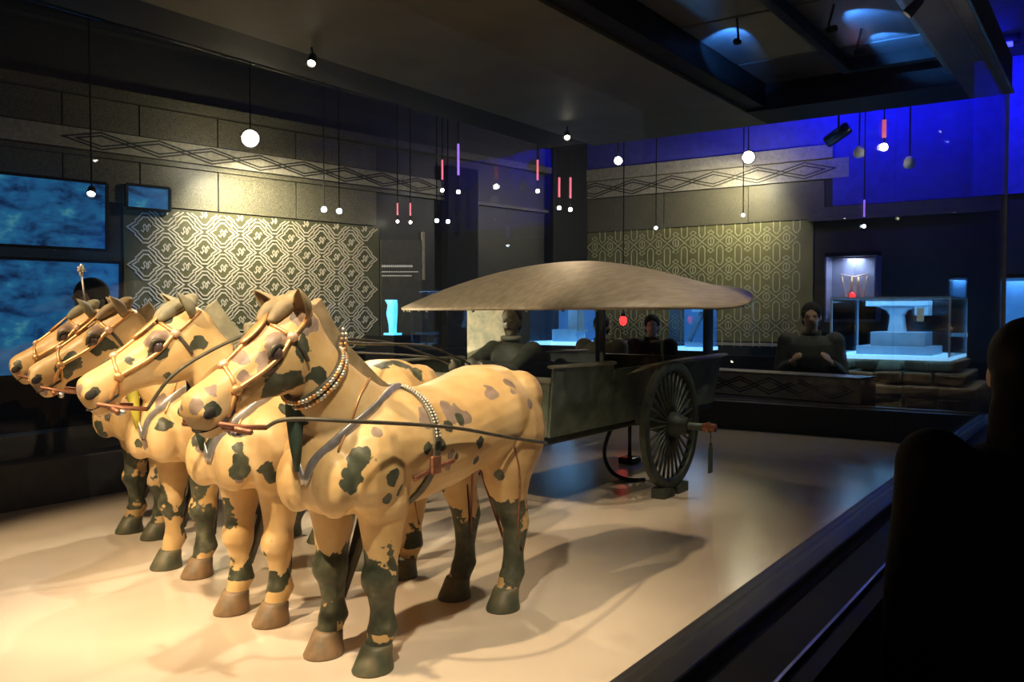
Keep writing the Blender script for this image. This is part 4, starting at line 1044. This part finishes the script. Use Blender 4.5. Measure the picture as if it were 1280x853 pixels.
ex = empty('bracket_exhibit', (pc.x, pc.y, zt+.03), label='pale bracket-shaped bronze fitting on white steps inside the glass vitrine', cat='exhibit')
MB().box((-.25,-.30,0),(.25,.30,.07)).build('step', 'vitrine_white', ex, bevel=.004)
MB().box((-.18,-.23,.07),(.18,.20,.19)).build('step', 'vitrine_white', ex, bevel=.004)
MB().loft([((0,.02,.19), V((1,0,0)), V((0,1,0)), .06, .075), ((0,.02,.33), V((1,0,0)), V((0,1,0)), .05, .055), ((0,.02,.375), V((1,0,0)), V((0,1,0)), .055, .085), ((0,.02,.41), V((1,0,0)), V((0,1,0)), .06, .17)], 16, 4).build('column', 'vitrine_white', ex)
MB().box((-.10,-.24,.41),(.10,.26,.46)).build('top_bar', 'vitrine_white', ex, bevel=.006)
MB().box((-.09,-.24,.33),(.09,-.13,.41)).build('lug', 'vitrine_white', ex, bevel=.006)
ca, cb2 = onx(1146, 402, pc.x-g+.012), onx(1155, 385, pc.x-g+.012)
bx('caption_card', 'lettering', (-g+.009, cb2.y-pc.y, ca.z-zt), (-g+.014, ca.y-pc.y, cb2.z-zt), vt)
area('vitrine_light', (pc.x, pc.y, zt+gh-.03), (pc.x, pc.y, zt), 4.5, (.35,.68,1), .7, .7)
# blue cases; those below the canopy stand in for reflections in the glass
def blue_case(x0, x1, y0, y1, X, label, what):
    a = onx(x0, y1, X); b = onx(x1, y0, X); hw2 = abs(a.y-b.y)/2; cy = (a.y+b.y)/2; zb_ = a.z; h = b.z-a.z
    t = empty('exhibit_case', (X+hw2, cy, RF), label=label, cat='vitrine')
    bx('pedestal', 'black', (-hw2, -hw2, 0), (hw2, hw2, zb_-RF), t)
    bx('base_plate', 'case_glow', (-hw2, -hw2, zb_-RF), (hw2, hw2, zb_-RF+.035), t)
    z0 = zb_-RF+.035
    for lo, hi in (((-hw2,-hw2,z0),(-hw2+.008,hw2,z0+h)), ((-hw2+.008,-hw2,z0),(hw2,-hw2+.008,z0+h)), ((-hw2+.008,hw2-.008,z0),(hw2,hw2,z0+h))): bx('glass_pane', 'vitrine_glass', lo, hi, t)
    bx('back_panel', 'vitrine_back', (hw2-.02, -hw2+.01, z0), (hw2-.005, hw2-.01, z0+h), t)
    bx('top_frame', 'black', (-hw2, -hw2, z0+h), (hw2, hw2, z0+h+.03), t)
    area('vitrine_light', (X+hw2, cy, z0+RF+h-.02), (X+hw2, cy, 0), .8, (.30,.62,1), hw2*1.6, hw2*1.6)
    if what == 'box':
        e = empty('reflection_model', (X+hw2, cy, z0+RF), label='pale block model lit blue inside the reflection stand-in beside the charioteer', cat='exhibit')
        bx('slab', 'vitrine_white', (-.10,-.16,0), (.10,.14,.10), e); bx('block', 'vitrine_white', (-.06,-.16,.10), (.08,-.04,.34), e); bx('ledge', 'vitrine_white', (-.10,-.20,.10), (.10,.14,.13), e)
    elif what == 'slant':
        e = empty('reflection_stand', (X+hw2, cy, z0+RF), label='slanted pale stand lit blue inside the reflection stand-in behind the carriage', cat='exhibit')
        bx('foot', 'vitrine_white', (-.08,-.14,0), (.08,.06,.05), e)
        MB().add([(-.03,.03,.05),(.03,.03,.05),(.03,.07,.05),(-.03,.07,.05),(-.03,-.12,.36),(.03,-.12,.36),(.03,-.08,.36),(-.03,-.08,.36)], [(3,2,1,0),(4,5,6,7),(0,1,5,4),(1,2,6,5),(2,3,7,6),(3,0,4,7)]).build('slanted_arm', 'vitrine_white', e)
        bx('cradle', 'vitrine_white', (-.05,-.14,.36), (.05,0,.40), e)
blue_case(662, 722, 378, 431, 7.9, 'blue-lit case standing in for a glass reflection behind the charioteer, holding a block model', 'box')
blue_case(836, 880, 380, 438, 8.3, 'blue-lit case standing in for a glass reflection behind the carriage, holding a slanted stand', 'slant')
blue_case(1186, 1208, 352, 421, 8.85, 'narrow blue-lit exhibit case beside the stone pedestal', 'none')
blue_case(1248, 1292, 352, 432, 8.3, 'blue-lit exhibit case standing beyond the end of the near glass', 'none')
# narrow blue figure by the text panel
q = onl(491, 419, .5)
pdl = tag(MB().box((-.18,-.18,RF-q.z),(.18,.18,0)).build('small_pedestal', 'black', loc=q), 'black pedestal under the narrow glowing blue figure', 'pedestal')
nb = empty('blue_figure', q, label='narrow figure lit bright blue on a pedestal below the text panel', cat='exhibit')
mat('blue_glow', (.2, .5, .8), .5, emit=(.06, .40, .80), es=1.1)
hq = onl(491, 375, .5).z-q.z
MB().loft([((0,0,0), V((1,0,0)), V((0,1,0)), .035, .03), ((0,0,hq*.3), V((1,0,0)), V((0,1,0)), .035, .035), ((0,.01,hq*.6), V((1,0,0)), V((0,1,0)), .045, .05), ((0,0,hq*.85), V((1,0,0)), V((0,1,0)), .04, .045), ((0,.02,hq), V((1,0,0)), V((0,1,0)), .05, .055)], 12, 3).build('shaft', 'blue_glow', nb, True)
MB().box((-.06,-.06,0),(.06,.06,.02)).build('foot', 'blue_glow', nb)
# wall case with hanging ornaments
n0 = onx(1031, 399, BWX-.25); n1 = onx(1096, 319, BWX-.25)
yl, yr, za, zz = n0.y, n1.y, n0.z, n1.z
mat('niche', (.33, .32, .42), .6)
wc = empty('wall_case', (BWX-.03, (yl+yr)/2, za), label='white-lit wall case with thin hanging chains beside the olive pattern panel', cat='wall case')
wy2 = abs(yl-yr)/2; hz2 = zz-za
bx('back', 'niche', (-.02,-wy2,0), (0,wy2,hz2), wc)
bx('shelf', 'niche', (-.24,-wy2,-.03), (-.02,wy2,0), wc); bx('roof', 'black', (-.24,-wy2,hz2), (0,wy2,hz2+.04), wc)
for y in (-wy2, wy2-.015): bx('side', 'niche', (-.24,y,0), (-.02,y+.015,hz2), wc)
bx('glass_pane', 'vitrine_glass', (-.248,-wy2,0), (-.241,wy2,hz2), wc)
oc = empty('ornament_chains', (BWX-.085, (yl+yr)/2, za+hz2*.52), label='thin gilded chains hanging from a rod inside the wall case', cat='exhibit')
MB().tube([(0,wy2*.55,.13),(0,0,.10),(0,-wy2*.55,.13)], .008, 6).build('rod', 'gold_pale', oc, True)
for y0, y1 in ((.5,.1),(.1,-.15),(-.15,-.5)):
    MB().tube([(0,wy2*(y0+(y1-y0)*i/8),.11-.22*math.sin(PI*i/8)) for i in range(9)], .007, 6).build('chain', 'gold', oc, True)
oh = MB().tube([(0,.0,.10),(0,0,hz2*.48)], .003, 6).build('hanger', 'silver', oc, True)
wo = empty('white_comb_rack', (BWX-.15, (yl+yr)/2+.02, za), label='low white comb-shaped rack on the floor of the wall case', cat='exhibit')
MB().box((-.04,-wy2*.6,.16),(.04,wy2*.6,.20)).build('bar', 'vitrine_white', wo)
for i in range(4): MB().box((-.02,wy2*.5-.10*i,0),(.02,wy2*.5-.10*i+.04,.16)).build('tine', 'vitrine_white', wo)
MB().ball((-.01,-.02,.237),(.025,.03,.04),10,8).build('red_tag', 'red_light', wo, True)
area('wall_case_light', (BWX-.13, (yl+yr)/2, za+hz2-.02), (BWX-.1, (yl+yr)/2, za), 3.2, (.85,.80,1), .15, wy2*1.6)
# black table in front of the wall case
a = onx(1002, 415, 8.7); b = onx(1058, 415, 8.7)
tb_ = empty('black_table', (9.0, (a.y+b.y)/2, RF), label='low black exhibit table left of the stone pedestal', cat='table')
tb_['label'] = 'low black exhibit table below the white-lit wall case'
hw2 = abs(a.y-b.y)/2
bx('top', 'black_gloss', (-.3,-hw2,a.z-RF-.03), (.3,hw2,a.z-RF), tb_)
bx('body', 'black', (-.28,-hw2+.02,0), (.28,hw2-.02,a.z-RF-.03), tb_)
# carved ledge behind the case
a = onx(860, 463, 6.62); b = onx(1000, 473, 6.40); yl = a.y
ld = empty('carved_ledge', ((a.x+b.x)/2, (a.y+b.y)/2, RF), math.atan2(b.y-a.y, b.x-a.x)+PI, label='long low stone ledge with a carved diamond band behind the case', cat='ledge')
LL = (b-a).length/2+.45; zl0 = onx(930, 494, 6.5).z-RF; zl1 = a.z-RF
def ldm(name, m, lo, hi): return bx(name, m, lo, hi, ld)
ldm('body', 'black', (-LL, -.24, 0), (LL, -.02, zl1-.01)); ldm('carved_band', 'frieze_stone', (-LL, -.02, zl0), (LL, 0, zl1)); ldm('cap', 'granite', (-LL, -.26, zl1), (LL, .02, zl1+.015)); ldm('metal_edge', 'steel', (-LL, -.01, zl0-.03), (LL, .014, zl0-.012))
fm = frieze_motif(.17, (zl1-zl0)*.36, V((0,1,0)), V((1,0,0))).mesh('carved_diamond', 'frieze_groove')
x = -LL+.2
while x < LL-.15: link('carved_diamond', fm, ld, (x, 0, (zl0+zl1)/2)); x += .25
# text panel on the left wall
tp = empty('text_panel', lw(sl(497), zl(497, 345), .02), label='dark wall text panel with faint white lines beside the lattice panel', cat='text panel')
def tpl(name, m, x0, x1, y0, y1, o0, o1):
    mb = MB(); c = tp.location
    vs = [lw(sl(x0), zl(x0, y1), o0), lw(sl(x1), zl(x1, y1), o0), lw(sl(x1), zl(x1, y0), o0), lw(sl(x0), zl(x0, y0), o0)]
    vs = [p-c for p in vs]; mb.add(vs+[p+LN*(o1-o0) for p in vs], [(0,1,2,3),(7,6,5,4),(0,4,5,1),(1,5,6,2),(2,6,7,3),(3,7,4,0)]); return mb.build(name, m, tp)
mat('panel_text_ground', (.085, .078, .055), .5)
tpl('board', 'panel_text_ground', 475, 526, 300, 420, .0, .02)
mb = MB(); c = tp.location; random.seed(3)
for (yy, x0, x1, th) in ((333, 470, 514, 2.6), (340, 476, 521, 1.3), (345, 476, 514, 1.3)):
    x = max(x0, 476)
    while x < x1-2:
        wd = random.uniform(1.6, 2.6); o = .021
        vs = [lw(sl(x), zl(x, yy+th/2), o), lw(sl(x+wd), zl(x+wd, yy+th/2), o), lw(sl(x+wd), zl(x+wd, yy-th/2), o), lw(sl(x), zl(x, yy-th/2), o)]; vs = [p-c for p in vs]
        mb.add(vs+[p+LN*.002 for p in vs], [(0,1,2,3),(7,6,5,4),(0,4,5,1),(1,5,6,2),(2,6,7,3),(3,7,4,0)]); x += wd+.7
tag(mb.build('lettering', 'lettering', tp), kind='stuff')
# projection screens
def screen(x0, x1, y0, y1, label, off=.30):
    p = [onl(x0, y1, off), onl(x1, y1, off), onl(x1, y0, off), onl(x0, y0, off)]; zlo = (p[0].z+p[1].z)/2; zhi = (p[2].z+p[3].z)/2
    p[0].z = p[1].z = zlo; p[2].z = p[3].z = zhi; c = (p[0]+p[2])/2
    t = empty('projection_screen', c, label=label, cat='screen', group=None)
    q = [v-c for v in p]; MB().add(q+[v-LN*.03 for v in q], [(0,1,2,3),(7,6,5,4),(0,4,5,1),(1,5,6,2),(2,6,7,3),(3,7,4,0)]).build('picture', 'screen_blue', t)
    fb = MB(); e = (q[1]-q[0]).normalized(); Z = V((0,0,1)); W_ = .025
    for a, b in ((0,1),(1,2),(2,3),(3,0)): fb.tube([q[a], q[b]], W_*.6, 4)
    fb.build('frame', 'black', t)
screen(-90, 133, 219, 308, 'wide blue sea-picture screen above the horses, upper of two')
screen(-90, 150, 324, 470, 'wide blue sea-picture screen directly behind the horse heads, lower of two')
screen(158, 212, 233, 262, 'small blue panel standing in for a reflection beside the wide upper screen, above the lattice panel', .05)  # stands in for the blue reflection lying over the lattice wall
spot('added_blue_tint', onl(120, 330, 1.2), onl(185, 330), 14, (.12,.38,1), 50, .8, .1)  # added blue spot, gives the lattice panel its blue tint

# ------------------------------------------------------------------ lamps of the gallery
# wall washers
q = onl(313, 181, .55); ql = q-V((0,0,.10)); spot('wall_washer', ql, onl(335, 320, .15), 120, (1,.86,.60), 140, 1, .04); lamp_point('wall_glow', ql, 5, (1,.86,.60))
spot_lamp(q+V((0,0,.05)), V((0,0,1.2)), 'bright gallery spotlight shining above the lattice panel', 'lens_warm', .075, top=RC)
q2 = onx(938, 200, BWX-.45); ql = q2-V((0,0,.10)); spot('wall_washer', ql, onx(870, 330, BWX-.1), 55, (1,.88,.58), 165, 1, .04); lamp_point('wall_glow', ql, 5, (1,.88,.58))
spot_lamp(q2+V((-.06,0,.02)), V((0,0,1.2)), 'bright gallery spotlight shining above the olive pattern panel', 'lens_warm', .07, top=RC)
# blue cove light on the upper back wall
t = empty('cove_light', (BWX-.75, 2.2, RC-.08), label='long blue cove light strip under the ceiling before the back wall', cat='lamp')
bx('housing', 'black', (-.06,-1.45,.02), (.06,1.45,.08), t)
mat('cove_glow', (.1,.1,1), .5, emit=(.05,.06,1), es=1); bx('tube', 'cove_glow', (-.03,-1.4,-.01), (.03,1.4,.02), t)
area('cove_blue', (BWX-.75, 1.75, RC-.12), (BWX+.35, 1.6, RC-.50), 22, (.015,.02,1), 1.9, .1)
area('cove_blue', (BWX-.75, 3.2, RC-.12), (BWX+.35, 3.2, RC-.8), 2, (.02,.03,1), 1.2, .1)
# added warm downlights that brighten the carved ledge and stone pedestal
for p_, t_, e_ in (((6.9, 2.3, 3.05), (6.5, 2.2, 0), 30), ((7.0, 1.0, 3.05), (7.9, c0.y, -.1), 60)):
    spot('added_downlight', p_, t_, e_, (1, .85, .62), 60, .8, .05)
    spot_lamp(V(p_)+V((0,0,.04)), t_, 'added fill downlight above the ' + ('carved ledge' if p_[1] > 2 else 'aisle before the stone pedestal') + ' behind the display case', 'lens_warm', .04, 'added fill downlights above the aisle', top=RC)
# light dots, mostly glass reflections, built as ceiling spots (x, y, lens, radius, height)
for x, y, ln, r, z in ((170,90,'lens_white',.035,3.0),(265,108,'lens_white',.026,3.0),(277,111,'lens_white',.018,3.0),(291,114,'lens_white',.024,3.0),(323,121,'lens_white',.018,3.0),(342,126,'lens_white',.018,3.0),(364,129,'lens_white',.020,3.0),(514,158,'lens_warm',.04,3.0),(490,153,'lens_white',.016,3.0),(12,56,'lens_white',.02,3.0),(29,60,'lens_white',.016,3.0),(114,242,'lens_white',.03,1.9)):
    if z < 2.5: p = onl(x, y, .45)
    else: p = onz(x, y, z); 
    spot_lamp(p, p+V((-.6,-.8,-.9)), 'tiny lamp standing in for a reflected light dot above the horses', ln, r, 'tiny lamps standing in for reflected light dots', top=RC)
def pendant(x, y, X, y2, ln, label, r=.03):  # reflected light streaks built as hanging lamps with glowing stems
    p = onx(x, y, X); p2 = onx(x, y2, X); t = empty('reflection_lamp', p, label=label, cat='lamp', group='lamps standing in for reflections, with ' + ('red' if ln == 'streak_pink' else 'violet') + ' stems')
    MB().ball((0,0,0), r, 12, 8).build('bulb', 'lens_warm' if ln == 'streak_pink' else 'lens_white', t, True)
    h = p2.z-p.z; MB().tube([(0,0,h*.35),(0,0,h)], r*.55, 10).build('stem', ln, t, True)
    MB().tube([(0,0,r*.8),(0,0,h*.36)], .006, 6).build('wire', 'black', t); MB().tube([(0,0,h),(0,0,RC-p.z)], .006, 6).build('rod', 'black', t)
LAB = 'added lamp with a coloured stem standing in for a reflection behind the chariot canopy'
for x, y, y2, ln, r, X in ((773,201,136,'streak_pink',.05,8.2),(1105,184,150,'streak_pink',.042,8.4),(573,240,180,'streak_violet',.025,6.9),(553,238,200,'streak_pink',.022,6.9),(672,239,200,'streak_pink',.025,8.0),(699,260,222,'streak_pink',.025,8.0),(713,262,222,'streak_pink',.025,8.0),(1080,283,250,'streak_violet',.02,8.4),(497,277,254,'streak_pink',.018,6.5),(513,278,254,'streak_pink',.018,6.5)):
    LAB = ('large lamp with a glowing red stem standing in for a reflection before the blue-lit wall' if r > .04 else 'slim lamp with a glowing red stem standing in for a reflection before the dark walls') if ln == 'streak_pink' else 'slim lamp with a glowing violet stem standing in for a reflection'
    pendant(x, y, X, y2, ln, LAB, r*.8)
for x, y, r in ((405,262,.028),(424,264,.028),(546,276,.022),(560,277,.022),(929,269,.02),(820,285,.02)):  # dots reflected in the glass, built as hanging lamps
    p = onl(x, y, .6) if x < 720 else onx(x, y, BWX-.6)
    spot_lamp(p, CP, 'small lamp standing in for a reflection before the patterned wall panels', 'lens_white', r, 'small stand-ins for reflections before the patterned walls', top=RC)
# security camera and dome cameras
p = onx(1048, 168, 8.6); cc = empty('security_camera', p, label='black bullet security camera on a bracket before the blue-lit wall', cat='camera')
d = (onx(1062,160,8.6)-onx(1036,178,8.6)).normalized(); M = d.to_track_quat('Z','Y').to_matrix()
MB().lathe([(.02,-.13),(.055,-.13),(.06,-.10),(.06,.10),(.05,.12),(.02,.12)], M, 16).build('housing', 'black_gloss', cc, 'auto')
MB().lathe([(.01,-.135),(.045,-.134),(.045,-.128),(.01,-.128)], M, 14).build('lens', 'cavity', cc)
MB().tube([(0,0,.03),(0,0,.15),(0,0,RC-p.z)], .010, 8).build('bracket', 'black', cc, True)
for x, y in ((1074,192),(1137,205)):
    p = onx(x, y, 8.6); t = empty('dome_camera', p, label='white dome camera hanging before the blue-lit wall, ' + ('next to the bullet camera' if x < 1100 else 'farther from the bullet camera'), cat='camera', group='white dome cameras')
    mat('dome_white', (.7,.72,.78), .3) if 'dome_white' not in MT else None
    MB().lathe([(.01,-.045),(.035,-.038),(.05,-.015),(.052,0),(.048,.03),(.03,.06),(.012,.07)], None, 16).build('shell', 'dome_white', t, 'auto')
    MB().tube([(0,0,.06),(0,0,RC-p.z)], .008, 6).build('stem', 'black', t)
